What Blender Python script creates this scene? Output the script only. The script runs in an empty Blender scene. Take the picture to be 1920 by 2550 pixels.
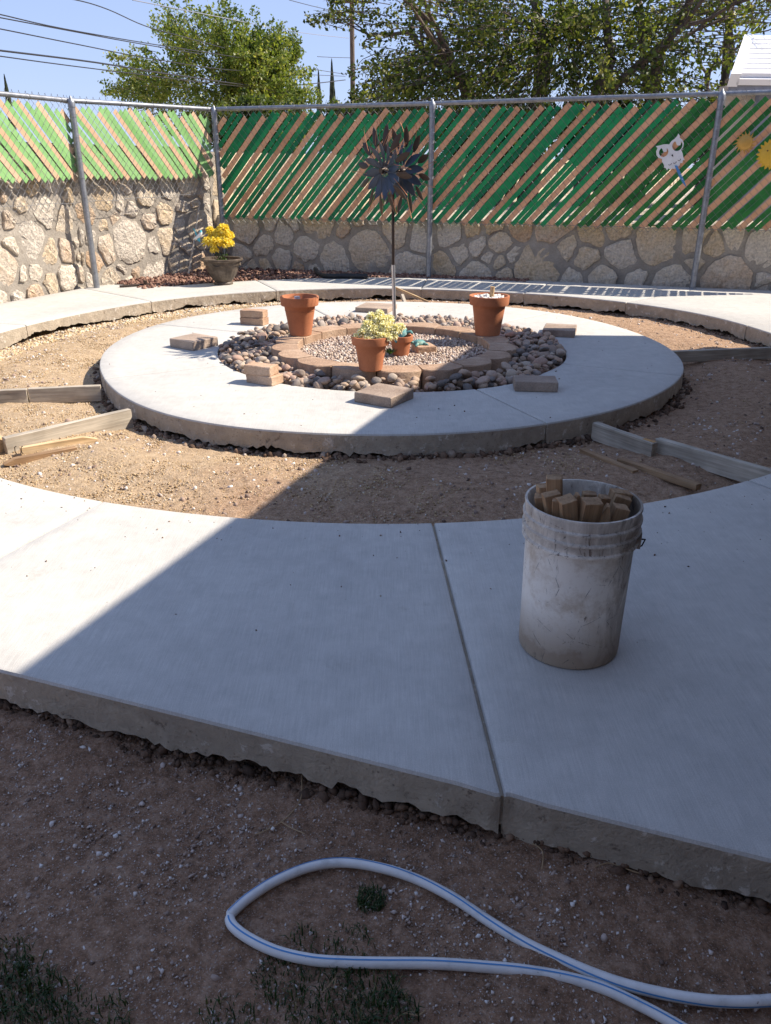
import bpy, bmesh, math, random
import numpy as np
from mathutils import Vector, Matrix
random.seed(7); RS=np.random.RandomState(7)
PI=math.pi; R=math.radians
S=bpy.context.scene; COL=S.collection

# ---------------------------------------------------------------- camera, sky, sun, exposure
CF,CP,CR,CH=1972.0,0.4118977,0.0029934,1.1523441     # focal length (px of 1920), pitch, roll, height
FW=Vector((0,math.cos(CP),-math.sin(CP))); UP0=Vector((0,math.sin(CP),math.cos(CP))); X0=Vector((1,0,0))
CX=X0*math.cos(CR)+UP0*math.sin(CR); CU=UP0*math.cos(CR)-X0*math.sin(CR)
cd=bpy.data.cameras.new('camera'); cam=bpy.data.objects.new('camera',cd); COL.objects.link(cam)
cd.sensor_fit='HORIZONTAL'; cd.sensor_width=36; cd.lens=CF/1920*36; cd.clip_start=.05; cd.clip_end=2000
M=Matrix((CX,CU,-FW)).transposed().to_4x4(); M.translation=Vector((0,0,CH)); cam.matrix_world=M
S.camera=cam
SUN=Vector((1.02,.17,1.0)).normalized()              # towards the sun
el=math.asin(SUN.z); az=math.atan2(SUN.x,SUN.y)
w=bpy.data.worlds.new('World'); S.world=w; w.use_nodes=True
nt=w.node_tree; bg=nt.nodes['Background']; sk=nt.nodes.new('ShaderNodeTexSky'); sk.sky_type='NISHITA'
sk.sun_disc=False; sk.sun_elevation=el; sk.sun_rotation=az; sk.altitude=1100; sk.dust_density=.3; sk.air_density=1.0; sk.ozone_density=1.0
gm=nt.nodes.new('ShaderNodeGamma'); gm.inputs[1].default_value=.34; tn_=nt.nodes.new('ShaderNodeMix'); tn_.data_type='RGBA'; tn_.blend_type='MULTIPLY'; tn_.inputs[0].default_value=1; tn_.inputs[7].default_value=(1.02,1.18,1.66,1)
nt.links.new(sk.outputs[0],gm.inputs[0]); nt.links.new(gm.outputs[0],tn_.inputs[6]); nt.links.new(tn_.outputs[2],bg.inputs[0]); bg.inputs[1].default_value=.150
sl=bpy.data.lights.new('sun','SUN'); so=bpy.data.objects.new('sun',sl); COL.objects.link(so)
sl.energy=4.05; sl.angle=R(.53); sl.color=(1,.90,.77); so.rotation_euler=SUN.to_track_quat('Z','Y').to_euler(); so.location=(8,2,9)
vs=S.view_settings; vs.view_transform='Standard'; vs.look='None'; vs.gamma=1; vs.use_curve_mapping=False; vs.exposure=1.17

# ---------------------------------------------------------------- helpers
def gp(px,py,z=0.0):
    "point on the level z seen at a source pixel"
    d=FW+CX*((px-960)/CF)-CU*((py-1275)/CF); return Vector((0,0,CH))+d*((z-CH)/d.z)
def gy(px,py,y):
    d=FW+CX*((px-960)/CF)-CU*((py-1275)/CF); return Vector((0,0,CH))+d*(y/d.y)
def V(*a): return Vector(a)
class MB:
    def __init__(s): s.v=[]; s.f=[]; s.mi=[]; s.tone=[]
    def add(s,vs,fs,m=0,tone=0.0):
        o=len(s.v); s.v+= [tuple(p) for p in vs]; s.f+=[tuple(i+o for i in f) for f in fs]; s.mi+=[m]*len(fs); s.tone+=[tone]*len(fs); return s
    def box(s,c,size,mat=None,m=0,tone=0.0):
        x,y,z=[k/2 for k in size]
        vs=[Vector((a*x,b*y,d*z)) for a in(-1,1) for b in(-1,1) for d in(-1,1)]
        if mat is not None: vs=[mat@p for p in vs]
        c=Vector(c); vs=[p+c for p in vs]
        return s.add(vs,[(0,1,3,2),(4,6,7,5),(0,4,5,1),(2,3,7,6),(0,2,6,4),(1,5,7,3)],m,tone)
    def tube(s,path,r,n=8,cap=True,m=0,tone=0.0,closed=False):
        path=[Vector(p) for p in path]; k=len(path)
        rr=r if isinstance(r,(list,tuple)) else [r]*k
        vs=[]; 
        ref=None
        for i,p in enumerate(path):
            a=path[i-1] if i>0 or closed else path[i]; b=path[(i+1)%k] if i<k-1 or closed else path[i]
            t=(b-a); t=t.normalized() if t.length>1e-9 else Vector((0,0,1))
            if ref is None:
                ref=Vector((0,0,1)) if abs(t.z)<.9 else Vector((1,0,0))
            u=(ref-t*ref.dot(t)); u=u.normalized() if u.length>1e-6 else t.orthogonal().normalized(); ref=u
            w_=t.cross(u)
            for j in range(n):
                q=2*PI*j/n; vs.append(p+(u*math.cos(q)+w_*math.sin(q))*rr[i])
        fs=[]
        for i in range(k if closed else k-1):
            i2=(i+1)%k
            for j in range(n):
                j2=(j+1)%n; fs.append((i*n+j,i*n+j2,i2*n+j2,i2*n+j))
        if cap and not closed: fs+=[tuple(range(n))[::-1],tuple(range((k-1)*n,k*n))]
        return s.add(vs,fs,m,tone)
    def lathe(s,prof,n=32,m=0,cap0=False,cap1=False,fn=None):
        vs=[];k=len(prof)
        for i,(r,z) in enumerate(prof):
            for j in range(n):
                a=2*PI*j/n; rr=r*(fn(a,z) if fn else 1); vs.append((rr*math.cos(a),rr*math.sin(a),z))
        fs=[(i*n+j,i*n+(j+1)%n,(i+1)*n+(j+1)%n,(i+1)*n+j) for i in range(k-1) for j in range(n)]
        if cap0: fs.append(tuple(range(n))[::-1])
        if cap1: fs.append(tuple(range((k-1)*n,k*n)))
        return s.add(vs,fs,m)
    def prism(s,poly,T,d0,d1,m=0):
        "poly of 2d points, T maps (a,b,depth) to 3d"
        n=len(poly); vs=[T(a,b,d0) for a,b in poly]+[T(a,b,d1) for a,b in poly]
        fs=[tuple(range(n))[::-1],tuple(range(n,2*n))]+[(i,(i+1)%n,n+(i+1)%n,n+i) for i in range(n)]
        return s.add(vs,fs,m)
    def mesh(s,name,mats,smooth=None):
        me=bpy.data.meshes.new(name); me.from_pydata(s.v,[],s.f)
        for m in (mats if isinstance(mats,(list,tuple)) else [mats]): me.materials.append(m)
        if any(s.mi): me.polygons.foreach_set('material_index',s.mi)
        if any(s.tone):
            a=me.attributes.new('tone','FLOAT','FACE'); a.data.foreach_set('value',s.tone)
        if smooth is not None:
            me.polygons.foreach_set('use_smooth',[True]*len(me.polygons))
            if smooth<180: me.set_sharp_from_angle(angle=R(smooth))
        me.update(); return me
    def build(s,name,mats,parent=None,loc=None,smooth=None,rot=None):
        return mob(name,s.mesh(name,mats,smooth),parent,loc,rot)
def mob(name,me,parent=None,loc=None,rot=None):
    o=bpy.data.objects.new(name,me); COL.objects.link(o)
    if parent: o.parent=parent
    if loc is not None: o.location=loc
    if rot is not None: o.rotation_euler=rot
    return o
def tag(o,label=None,cat=None,group=None,kind=None):
    if label: o['label']=label
    if cat: o['category']=cat
    if group: o['group']=group
    if kind: o['kind']=kind
    return o
def thing(name,label=None,cat=None,loc=(0,0,0),rz=0,group=None,kind=None):
    o=mob(name,None,None,loc,(0,0,rz)); o.empty_display_size=.1; return tag(o,label,cat,group,kind)
def npmesh(name,v,f,mat,tone=None,smooth=False,parent=None,kind=None):
    "fast mesh from numpy arrays, all faces with the same number of corners"
    me=bpy.data.meshes.new(name); k=f.shape[1]
    me.vertices.add(len(v)); me.vertices.foreach_set('co',np.ascontiguousarray(v,dtype=np.float32).ravel())
    me.loops.add(f.size); me.loops.foreach_set('vertex_index',np.ascontiguousarray(f,dtype=np.int32).ravel())
    me.polygons.add(len(f)); me.polygons.foreach_set('loop_start',np.arange(0,f.size,k,dtype=np.int32))
    if smooth: me.polygons.foreach_set('use_smooth',np.ones(len(f),dtype=bool))
    if tone is not None:
        a=me.attributes.new('tone','FLOAT','FACE'); a.data.foreach_set('value',np.ascontiguousarray(tone,dtype=np.float32))
    me.materials.append(mat); me.update(calc_edges=True); me.validate()
    o=mob(name,me,parent)
    if kind: o['kind']=kind
    return o
def ico(sub):
    bm=bmesh.new(); bmesh.ops.create_icosphere(bm,subdivisions=sub,radius=1)
    v=np.array([p.co[:] for p in bm.verts]); f=np.array([[q.index for q in t.verts] for t in bm.faces]); bm.free(); return v,f
ICO={k:ico(k) for k in (1,2,3)}
ICO[0]=(np.array([[1,0,0],[-1,0,0],[0,1,0],[0,-1,0],[0,0,1],[0,0,-1]],float),np.array([[0,2,4],[2,1,4],[1,3,4],[3,0,4],[2,0,5],[1,2,5],[3,1,5],[0,3,5]]))
def rotm(n):
    "n random rotation matrices"
    q=RS.normal(size=(n,4)); q/=np.linalg.norm(q,axis=1)[:,None]; a,b,c,d=q.T
    return np.stack([np.stack([1-2*(c*c+d*d),2*(b*c-a*d),2*(b*d+a*c)],-1),np.stack([2*(b*c+a*d),1-2*(b*b+d*d),2*(c*d-a*b)],-1),np.stack([2*(b*d-a*c),2*(c*d+a*b),1-2*(b*b+c*c)],-1)],1)
def scatter(name,pos,size,mat,sub=1,flat=(.55,1),jit=.18,tone=None,parent=None,smooth=False,tilt=True):
    "many separate little stones in one mesh"
    n=len(pos); bv,bf=ICO[sub]; nv=len(bv)
    sc=np.stack([size*RS.uniform(.8,1.25,n),size*RS.uniform(.65,1.0,n),size*RS.uniform(flat[0],flat[1],n)],-1)
    v=bv[None]*(1+RS.normal(0,jit,(n,nv,1)).clip(-.4,.4))*sc[:,None,:]
    if tilt: v=np.einsum('nij,nkj->nki',rotm(n),v)
    else:
        a=RS.uniform(0,2*PI,n); c,s_=np.cos(a)[:,None],np.sin(a)[:,None]
        v=np.stack([v[...,0]*c-v[...,1]*s_,v[...,0]*s_+v[...,1]*c,v[...,2]],-1)
    v=(v+np.asarray(pos)[:,None,:]).reshape(-1,3); f=(bf[None]+np.arange(n)[:,None,None]*nv).reshape(-1,3)
    t=RS.uniform(0,1,n) if tone is None else tone
    return npmesh(name,v,f,mat,np.repeat(t,len(bf)),smooth,parent,'stuff')

# ---------------------------------------------------------------- materials
def nodes(name):
    m=bpy.data.materials.new(name); m.use_nodes=True; n=m.node_tree.nodes; l=m.node_tree.links
    return m,n,l,n['Principled BSDF']
def ramp(n,l,src,stops):
    r=n.new('ShaderNodeValToRGB'); e=r.color_ramp.elements
    while len(e)<len(stops): e.new(.5)
    for k,(p,c) in zip(e,stops): k.position=p; k.color=(*c,1)
    l.new(src,r.inputs[0]); return r.outputs[0]
def tex(n,l,kind,scale,co=None,sv=None,**kw):
    t=n.new(kind)
    if 'Scale' in t.inputs: t.inputs['Scale'].default_value=scale
    for k,v in kw.items():
        if k in t.inputs: t.inputs[k].default_value=v
        else: setattr(t,k,v)
    if co is not None:
        if sv:
            mp=n.new('ShaderNodeMapping'); mp.inputs['Scale'].default_value=sv; l.new(co,mp.inputs[0]); co=mp.outputs[0]
        l.new(co,t.inputs['Vector'])
    return t
def mix(n,l,fac,a,b,mode='MIX'):
    m=n.new('ShaderNodeMix'); m.data_type='RGBA'; m.blend_type=mode
    for sock,v in ((m.inputs[0],fac),(m.inputs[6],a),(m.inputs[7],b)):
        if hasattr(v,'default_value') and not isinstance(v,(int,float)): l.new(v,sock)
        elif isinstance(v,(int,float)): sock.default_value=v
        else: sock.default_value=(*v,1)
    return m.outputs[2]
def bump(n,l,b,h,st,dist):
    q=n.new('ShaderNodeBump'); q.inputs['Strength'].default_value=st; q.inputs['Distance'].default_value=dist; l.new(h,q.inputs['Height']); l.new(q.outputs[0],b.inputs['Normal']); return q
def math_(n,l,op,a,b=0):
    q=n.new('ShaderNodeMath'); q.operation=op
    for s_,v in zip(q.inputs,(a,b)):
        if isinstance(v,(int,float)): s_.default_value=v
        else: l.new(v,s_)
    return q.outputs[0]
def var_mat(name,stops,scale=6,detail=6,rough=.85,bs=40,bst=.4,bd=.004,src='noise',spec=.3,speck=None,rnd=0.0,sv=None,metal=0,fine=0.0,fsc=120,distort=0.0):
    "base colour from a ramp over noise (or the per-face tone, or a random value per object) with fine relief"
    m,n,l,b=nodes(name); tc=n.new('ShaderNodeTexCoord'); co=tc.outputs['Object']
    nz=tex(n,l,'ShaderNodeTexNoise',scale,co,sv,Detail=detail,Roughness=.62,Distortion=distort)
    fac=nz.outputs['Fac']
    if src=='tone':
        at=n.new('ShaderNodeAttribute'); at.attribute_name='tone'; fac=math_(n,l,'ADD',at.outputs['Fac'],math_(n,l,'MULTIPLY',math_(n,l,'SUBTRACT',fac,.5),.35))
    if src=='object':
        oi=n.new('ShaderNodeObjectInfo'); fac=math_(n,l,'ADD',oi.outputs['Random'],math_(n,l,'MULTIPLY',math_(n,l,'SUBTRACT',fac,.5),.45))
    if src=='noise':
        mr=n.new('ShaderNodeMapRange'); mr.inputs[1].default_value=.28; mr.inputs[2].default_value=.72; l.new(fac,mr.inputs[0]); fac=mr.outputs[0]
        if rnd:
            oi=n.new('ShaderNodeObjectInfo'); fac=math_(n,l,'ADD',fac,math_(n,l,'MULTIPLY',math_(n,l,'SUBTRACT',oi.outputs['Random'],.5),rnd))
    c=ramp(n,l,fac,stops)
    if fine:
        f2=tex(n,l,'ShaderNodeTexNoise',fsc,co,Detail=4,Roughness=.7); k=ramp(n,l,f2.outputs['Fac'],[(.3,(1-fine,)*3),(.7,(1+fine,)*3)]); c=mix(n,l,1.0,c,k,'MULTIPLY')
    if speck:
        sc,thr,col=speck; f3=tex(n,l,'ShaderNodeTexNoise',sc,co,Detail=5,Roughness=.75); k=ramp(n,l,f3.outputs['Fac'],[(thr,(0,0,0)),(thr+.06,(1,1,1))]); c=mix(n,l,k,c,col)
    l.new(c,b.inputs['Base Color']); b.inputs['Roughness'].default_value=rough; b.inputs['Specular IOR Level'].default_value=spec; b.inputs['Metallic'].default_value=metal
    if bst:
        h=tex(n,l,'ShaderNodeTexNoise',bs,co,sv,Detail=8,Roughness=.65); bump(n,l,b,h.outputs['Fac'],bst,bd)
    return m
def leaf_mat(name,stops,trans=.35,rough=.5,src='tone'):
    m,n,l,b=nodes(name); at=n.new('ShaderNodeAttribute'); at.attribute_name='tone'
    c=ramp(n,l,at.outputs['Fac'],stops); l.new(c,b.inputs['Base Color']); b.inputs['Roughness'].default_value=rough; b.inputs['Specular IOR Level'].default_value=.35
    t=n.new('ShaderNodeBsdfTranslucent'); l.new(mix(n,l,1.0,c,(1.3,1.25,.6),'MULTIPLY'),t.inputs[0]); mx=n.new('ShaderNodeMixShader'); mx.inputs[0].default_value=trans
    l.new(b.outputs[0],mx.inputs[1]); l.new(t.outputs[0],mx.inputs[2]); l.new(mx.outputs[0],n['Material Output'].inputs[0]); return m
def concrete(name,base,side=False):
    m,n,l,b=nodes(name); tc=n.new('ShaderNodeTexCoord'); co=tc.outputs['Object']
    a=tex(n,l,'ShaderNodeTexNoise',1.3,co,Detail=5,Roughness=.6); d=tex(n,l,'ShaderNodeTexNoise',14,co,Detail=8,Roughness=.7)
    br=tex(n,l,'ShaderNodeTexNoise',1.0,co,(330,8,60),Detail=4,Roughness=.7)
    k=.12 if not side else .24
    c=mix(n,l,1.0,base,ramp(n,l,a.outputs['Fac'],[(.3,(1-k,1-k,1-k*.9)),(.7,(1+k*.6,1+k*.6,1+k*.55))]),'MULTIPLY')
    c=mix(n,l,1.0,c,ramp(n,l,d.outputs['Fac'],[(.3,(1-k,)*3),(.7,(1+k*.5,)*3)]),'MULTIPLY')
    if not side:
        c=mix(n,l,1.0,c,ramp(n,l,br.outputs['Fac'],[(.32,(.88,)*3),(.66,(1.06,)*3)]),'MULTIPLY')
        sp=tex(n,l,'ShaderNodeTexNoise',4,co,Detail=8,Roughness=.8); c=mix(n,l,ramp(n,l,sp.outputs['Fac'],[(.60,(0,0,0)),(.74,(.5,)*3)]),c,(.27,.235,.195))
        pk=tex(n,l,'ShaderNodeTexNoise',42,co,Detail=3,Roughness=.7); c=mix(n,l,math_(n,l,'MULTIPLY',ramp(n,l,pk.outputs['Fac'],[(.70,(0,)*3),(.73,(.7,)*3)]),ramp(n,l,a.outputs['Fac'],[(.5,(0,)*3),(.6,(1,)*3)])),c,(.17,.15,.13))
        gr=tex(n,l,'ShaderNodeTexNoise',420,co,Detail=2); c=mix(n,l,1.0,c,ramp(n,l,gr.outputs['Fac'],[(.3,(.88,)*3),(.7,(1.1,)*3)]),'MULTIPLY')
        h=math_(n,l,'ADD',br.outputs['Fac'],math_(n,l,'MULTIPLY',tex(n,l,'ShaderNodeTexNoise',300,co,Detail=3).outputs['Fac'],.7)); bump(n,l,b,h,.35,.0015)
    else:
        pit=tex(n,l,'ShaderNodeTexVoronoi',55,co,Randomness=1.0); pr=ramp(n,l,pit.outputs['Distance'],[(.05,(.45,)*3),(.22,(1,)*3)])
        g=tex(n,l,'ShaderNodeTexNoise',7,co,Detail=4); c=mix(n,l,ramp(n,l,g.outputs['Fac'],[(.47,(0,0,0)),(.60,(1,1,1))]),c,mix(n,l,1.0,c,pr,'MULTIPLY'))
        ch=tex(n,l,'ShaderNodeTexNoise',15,co,Detail=8,Roughness=.75); c=mix(n,l,ramp(n,l,ch.outputs['Fac'],[(.58,(0,)*3),(.62,(.85,)*3)]),c,(.60,.55,.48)); c=mix(n,l,ramp(n,l,ch.outputs['Fac'],[(.34,(.85,)*3),(.40,(0,)*3)]),c,(.16,.125,.095))
        bump(n,l,b,math_(n,l,'ADD',d.outputs['Fac'],ch.outputs['Fac']),.8,.016)
    l.new(c,b.inputs['Base Color']); b.inputs['Roughness'].default_value=.88; b.inputs['Specular IOR Level'].default_value=.25; return m
def wood(name,stops,sc=(2.2,38,38),rough=.8):
    m,n,l,b=nodes(name); tc=n.new('ShaderNodeTexCoord'); co=tc.outputs['Object']
    oi=n.new('ShaderNodeObjectInfo'); va=n.new('ShaderNodeVectorMath'); va.operation='ADD'; l.new(co,va.inputs[0]); l.new(oi.outputs['Location'],va.inputs[1])
    g=tex(n,l,'ShaderNodeTexNoise',1,va.outputs[0],sc,Detail=5,Roughness=.65,Distortion=.6); f=tex(n,l,'ShaderNodeTexNoise',1,va.outputs[0],(sc[0]*3,sc[1]*4,sc[2]*4),Detail=3)
    st=tex(n,l,'ShaderNodeTexNoise',6,va.outputs[0],Detail=5)
    c=ramp(n,l,math_(n,l,'ADD',g.outputs['Fac'],math_(n,l,'MULTIPLY',math_(n,l,'SUBTRACT',oi.outputs['Random'],.5),.12)),stops)
    c=mix(n,l,1.0,c,ramp(n,l,f.outputs['Fac'],[(.3,(.8,)*3),(.7,(1.12,)*3)]),'MULTIPLY'); c=mix(n,l,1.0,c,ramp(n,l,st.outputs['Fac'],[(.32,(.72,)*3),(.6,(1.05,)*3)]),'MULTIPLY')
    l.new(c,b.inputs['Base Color']); b.inputs['Roughness'].default_value=rough; b.inputs['Specular IOR Level'].default_value=.2; bump(n,l,b,g.outputs['Fac'],.5,.004); return m
def slat_mat(name,c0,c1,trans):
    m,n,l,b=nodes(name); tc=n.new('ShaderNodeTexCoord'); oi=n.new('ShaderNodeObjectInfo')
    nz=tex(n,l,'ShaderNodeTexNoise',9,tc.outputs['Object'],Detail=5,Roughness=.65)
    c=ramp(n,l,math_(n,l,'ADD',nz.outputs['Fac'],math_(n,l,'MULTIPLY',math_(n,l,'SUBTRACT',oi.outputs['Random'],.5),.5)),[(.25,c0),(.75,c1)])
    l.new(c,b.inputs['Base Color']); b.inputs['Roughness'].default_value=.5; b.inputs['Specular IOR Level'].default_value=.35
    t=n.new('ShaderNodeBsdfTranslucent'); l.new(c,t.inputs[0]); mx=n.new('ShaderNodeMixShader'); mx.inputs[0].default_value=trans
    l.new(b.outputs[0],mx.inputs[1]); l.new(t.outputs[0],mx.inputs[2]); l.new(mx.outputs[0],n['Material Output'].inputs[0]); return m
def paint(name,col,rough=.5,metal=0,spec=.4):
    return var_mat(name,[(0,tuple(k*.85 for k in col)),(1,tuple(min(1,k*1.1) for k in col))],scale=14,rough=rough,bst=.12,bs=60,bd=.002,metal=metal,spec=spec)
def bucket_mat():
    m,n,l,b=nodes('dirty white plastic'); tc=n.new('ShaderNodeTexCoord'); co=tc.outputs['Object']
    d=tex(n,l,'ShaderNodeTexNoise',11,co,Detail=10,Roughness=.75); s_=tex(n,l,'ShaderNodeTexNoise',30,co,(1,1,.28),Detail=7,Roughness=.75,Distortion=1.2)
    sx=n.new('ShaderNodeSeparateXYZ'); l.new(co,sx.inputs[0])
    c=mix(n,l,ramp(n,l,d.outputs['Fac'],[(.47,(0,0,0)),(.68,(.85,)*3)]),(.82,.77,.68),(.47,.365,.25))
    zf=ramp(n,l,math_(n,l,'ADD',sx.outputs['Z'],math_(n,l,'MULTIPLY',math_(n,l,'SUBTRACT',d.outputs['Fac'],.5),.22)),[(.03,(1,1,1)),(.15,(0,0,0))])
    c=mix(n,l,zf,c,(.33,.255,.185))
    zt=ramp(n,l,math_(n,l,'ADD',sx.outputs['Z'],math_(n,l,'MULTIPLY',math_(n,l,'SUBTRACT',d.outputs['Fac'],.5),.06)),[(.315,(0,0,0)),(.33,(.75,)*3)])
    c=mix(n,l,math_(n,l,'MULTIPLY',zt,ramp(n,l,s_.outputs['Fac'],[(.40,(.45,)*3),(.55,(1,)*3)])),c,(.36,.32,.275))
    xf=ramp(n,l,math_(n,l,'ADD',sx.outputs['X'],math_(n,l,'MULTIPLY',math_(n,l,'SUBTRACT',s_.outputs['Fac'],.5),.25)),[(.045,(0,0,0)),(.125,(.85,)*3)])
    c=mix(n,l,xf,c,(.17,.125,.085))
    c=mix(n,l,ramp(n,l,s_.outputs['Fac'],[(.60,(0,0,0)),(.66,(1,1,1))]),c,(.17,.13,.10))
    sc=tex(n,l,'ShaderNodeTexVoronoi',13,co,feature='DISTANCE_TO_EDGE',Randomness=1.0); sm=math_(n,l,'MULTIPLY',ramp(n,l,sc.outputs['Distance'],[(0.0,(1,)*3),(.012,(0,)*3)]),ramp(n,l,s_.outputs['Fac'],[(.5,(0,)*3),(.56,(1,)*3)]))
    c=mix(n,l,sm,c,(.07,.06,.055))
    l.new(c,b.inputs['Base Color']); b.inputs['Roughness'].default_value=.55; bump(n,l,b,s_.outputs['Fac'],.25,.003); return m
MT={}
MT['conc']=concrete('broomed concrete',(.505,.49,.455)); MT['conc_side']=concrete('rough concrete edge',(.44,.375,.29),True)  # edge warmer than the top: bounce from sunlit soil put into its colour
MT['soil']=None
MT['mortar']=var_mat('grey mortar',[(0,(.215,.188,.158)),(.5,(.29,.258,.218)),(1,(.38,.342,.295))],scale=5,bs=30,bst=.7,bd=.02,fine=.18,fsc=90)
MT['stone']=var_mat('limestone',[(0,(.54,.485,.415)),(.25,(.60,.53,.44)),(.5,(.55,.42,.27)),(.75,(.62,.555,.465)),(1,(.50,.345,.22))],src='object',scale=7,bs=20,bst=1.0,bd=.05,fine=.36,fsc=40)
MT['stone_far']=var_mat('far limestone',[(0,(.40,.34,.28)),(.5,(.50,.40,.28)),(1,(.60,.50,.36))],src='tone',scale=7,bs=22,bst=.9,bd=.02,fine=.25,fsc=45)
MT['teal']=slat_mat('teal green slat plastic',(.012,.21,.095),(.035,.36,.15),.48)
MT['green']=slat_mat('dull green slat plastic',(.035,.19,.05),(.07,.29,.085),.48)
MT['lgreen']=slat_mat('sunlit light green slat plastic',(.19,.39,.125),(.27,.485,.195),.15)  # lighter copy of the green slat plastic, sunlight put into the colour
MT['tan']=slat_mat('tan slat plastic',(.55,.36,.225),(.67,.47,.32),.45)
MT['ltan']=slat_mat('sunlit tan slat plastic',(.57,.375,.235),(.67,.46,.305),.15)  # nearly the back tan, less translucent, for the sunlit left fence
MT['steel']=var_mat('galvanised steel',[(0,(.19,.20,.22)),(1,(.32,.335,.36))],scale=20,rough=.45,bst=.1,bs=60,metal=.6,fine=.15)
MT['wire']=paint('dull zinc wire',(.22,.223,.23),.55,.3)
MT['terra']=var_mat('terracotta',[(0,(.33,.115,.052)),(.5,(.43,.16,.075)),(1,(.50,.21,.11))],scale=5,rough=.8,bst=.15,bs=90,bd=.002,fine=.08)
MT['paver']=var_mat('grey brown paver',[(0,(.23,.17,.13)),(.5,(.31,.24,.19)),(1,(.40,.31,.24))],scale=7,bs=70,bst=.6,bd=.006,fine=.22,rnd=.6)
MT['brick']=var_mat('weathered tan brick',[(0,(.34,.21,.14)),(.5,(.44,.29,.19)),(1,(.50,.36,.26))],scale=7,bs=55,bst=.7,bd=.008,fine=.22,rnd=.6)
MT['block']=var_mat('tan edging block',[(0,(.28,.18,.12)),(.5,(.37,.25,.17)),(1,(.46,.335,.24))],scale=8,bs=60,bst=.7,bd=.008,fine=.22,rnd=.5)
rk=[(0,(.13,.115,.105)),(.16,(.23,.20,.18)),(.34,(.32,.235,.18)),(.52,(.42,.31,.22)),(.66,(.36,.235,.185)),(.84,(.46,.38,.30)),(1,(.29,.25,.225))]
MT['rock']=var_mat('river rock',rk,src='object',scale=6,bs=25,bst=.35,bd=.006,rough=.88,spec=.15,fine=.2,fsc=60)
MT['rock_t']=var_mat('river rock fill',rk,src='tone',scale=6,bs=25,bst=.3,bd=.006,rough=.75,fine=.2,fsc=60)
MT['pea']=var_mat('pea gravel',[(0,(.22,.16,.14)),(.3,(.38,.28,.22)),(.6,(.50,.40,.31)),(1,(.56,.50,.45))],src='tone',scale=30,bst=0)
MT['straw']=var_mat('straw gravel',[(0,(.26,.175,.10)),(.45,(.44,.315,.175)),(.8,(.54,.41,.25)),(1,(.55,.50,.42))],src='tone',scale=30,bst=0)
MT['grit']=var_mat('pale grit',[(0,(.12,.08,.06)),(.4,(.33,.24,.19)),(.75,(.54,.46,.41)),(1,(.70,.67,.63))],src='tone',scale=30,bst=.2)
MT['rubble']=var_mat('reddish rubble',[(0,(.06,.037,.025)),(.5,(.15,.092,.06)),(.85,(.25,.165,.11)),(1,(.36,.30,.24))],src='tone',scale=14,bs=50,bst=.6,bd=.01,fine=.2)
MT['lava']=var_mat('red lava rock',[(0,(.075,.034,.027)),(.5,(.17,.088,.064)),(1,(.36,.22,.155))],src='tone',scale=20,bst=.4)
MT['white_rock']=var_mat('white pebble',[(0,(.5,.47,.43)),(1,(.75,.73,.7))],src='tone',scale=20,bst=.3)
MT['wood']=wood('weathered grey board',[(.25,(.29,.245,.19)),(.5,(.44,.385,.31)),(.75,(.53,.475,.39))])
MT['wood_l']=wood('fresh pine',[(.25,(.44,.29,.15)),(.5,(.58,.41,.23)),(.75,(.66,.50,.31))])
MT['wood_b']=wood('brown stake wood',[(.25,(.20,.12,.065)),(.5,(.34,.215,.12)),(.75,(.44,.30,.175))])
MT['wood_c']=wood('orange brown wood',[(.25,(.33,.17,.06)),(.5,(.48,.27,.11)),(.75,(.56,.34,.16))])
MT['hose']=var_mat('white hose vinyl',[(0,(.48,.48,.47)),(.35,(.64,.64,.63)),(1,(.74,.74,.73))],scale=22,rough=.4,bst=.1,speck=(38,.66,(.12,.10,.085)),spec=.5)
MT['blue']=paint('blue hose stripe',(.07,.24,.50),.45)
MT['bucket']=bucket_mat()
MT['planter']=var_mat('bronze resin',[(0,(.045,.034,.026)),(.5,(.088,.067,.051)),(1,(.16,.128,.10))],scale=12,rough=.5,bs=50,bst=.3,fine=.25,fsc=60)
MT['darkmetal']=paint('bronze leaf metal',(.055,.040,.033),.5,.6)
MT['bluemetal']=paint('blue petal metal',(.055,.072,.10),.5,.55)
MT['copper']=paint('copper wire',(.33,.15,.08),.4,.8)
MT['chrome']=paint('bare steel pipe',(.55,.56,.57),.35,.9)
MT['black']=paint('black rubber',(.02,.02,.022),.5)
MT['teal_p']=paint('turquoise paint',(.06,.36,.45),.4); MT['white']=paint('white paint',(.72,.72,.71),.5); MT['gold']=paint('rusty gold',(.55,.32,.075),.45,.2); MT['yellow']=paint('yellow paint',(.66,.40,.04),.5)
MT['verdi']=var_mat('verdigris',[(0,(.05,.10,.09)),(.5,(.10,.26,.25)),(1,(.30,.40,.30))],scale=25,rough=.55,bst=.4,bs=40)
MT['mum']=leaf_mat('yellow petals',[(0,(.66,.48,.03)),(.5,(.86,.72,.10)),(1,(.92,.83,.28))],.25,.6)
MT['cream']=leaf_mat('pale yellow petals',[(0,(.76,.71,.40)),(.5,(.87,.84,.60)),(1,(.93,.92,.76))],.25,.6)
MT['stem']=leaf_mat('green leaf',[(0,(.02,.05,.012)),(1,(.07,.13,.03))],.25)
MT['leafA']=leaf_mat('mulberry leaves',[(0,(.035,.065,.012)),(.5,(.115,.17,.03)),(.85,(.21,.255,.055)),(1,(.33,.34,.12))],.5,.42)
MT['leafB']=leaf_mat('elm leaves',[(0,(.022,.040,.010)),(.5,(.09,.13,.024)),(.8,(.19,.22,.045)),(1,(.34,.34,.12))],.48,.4)
MT['cypress']=leaf_mat('cypress',[(0,(.012,.022,.010)),(1,(.045,.06,.025))],.1)
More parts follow.
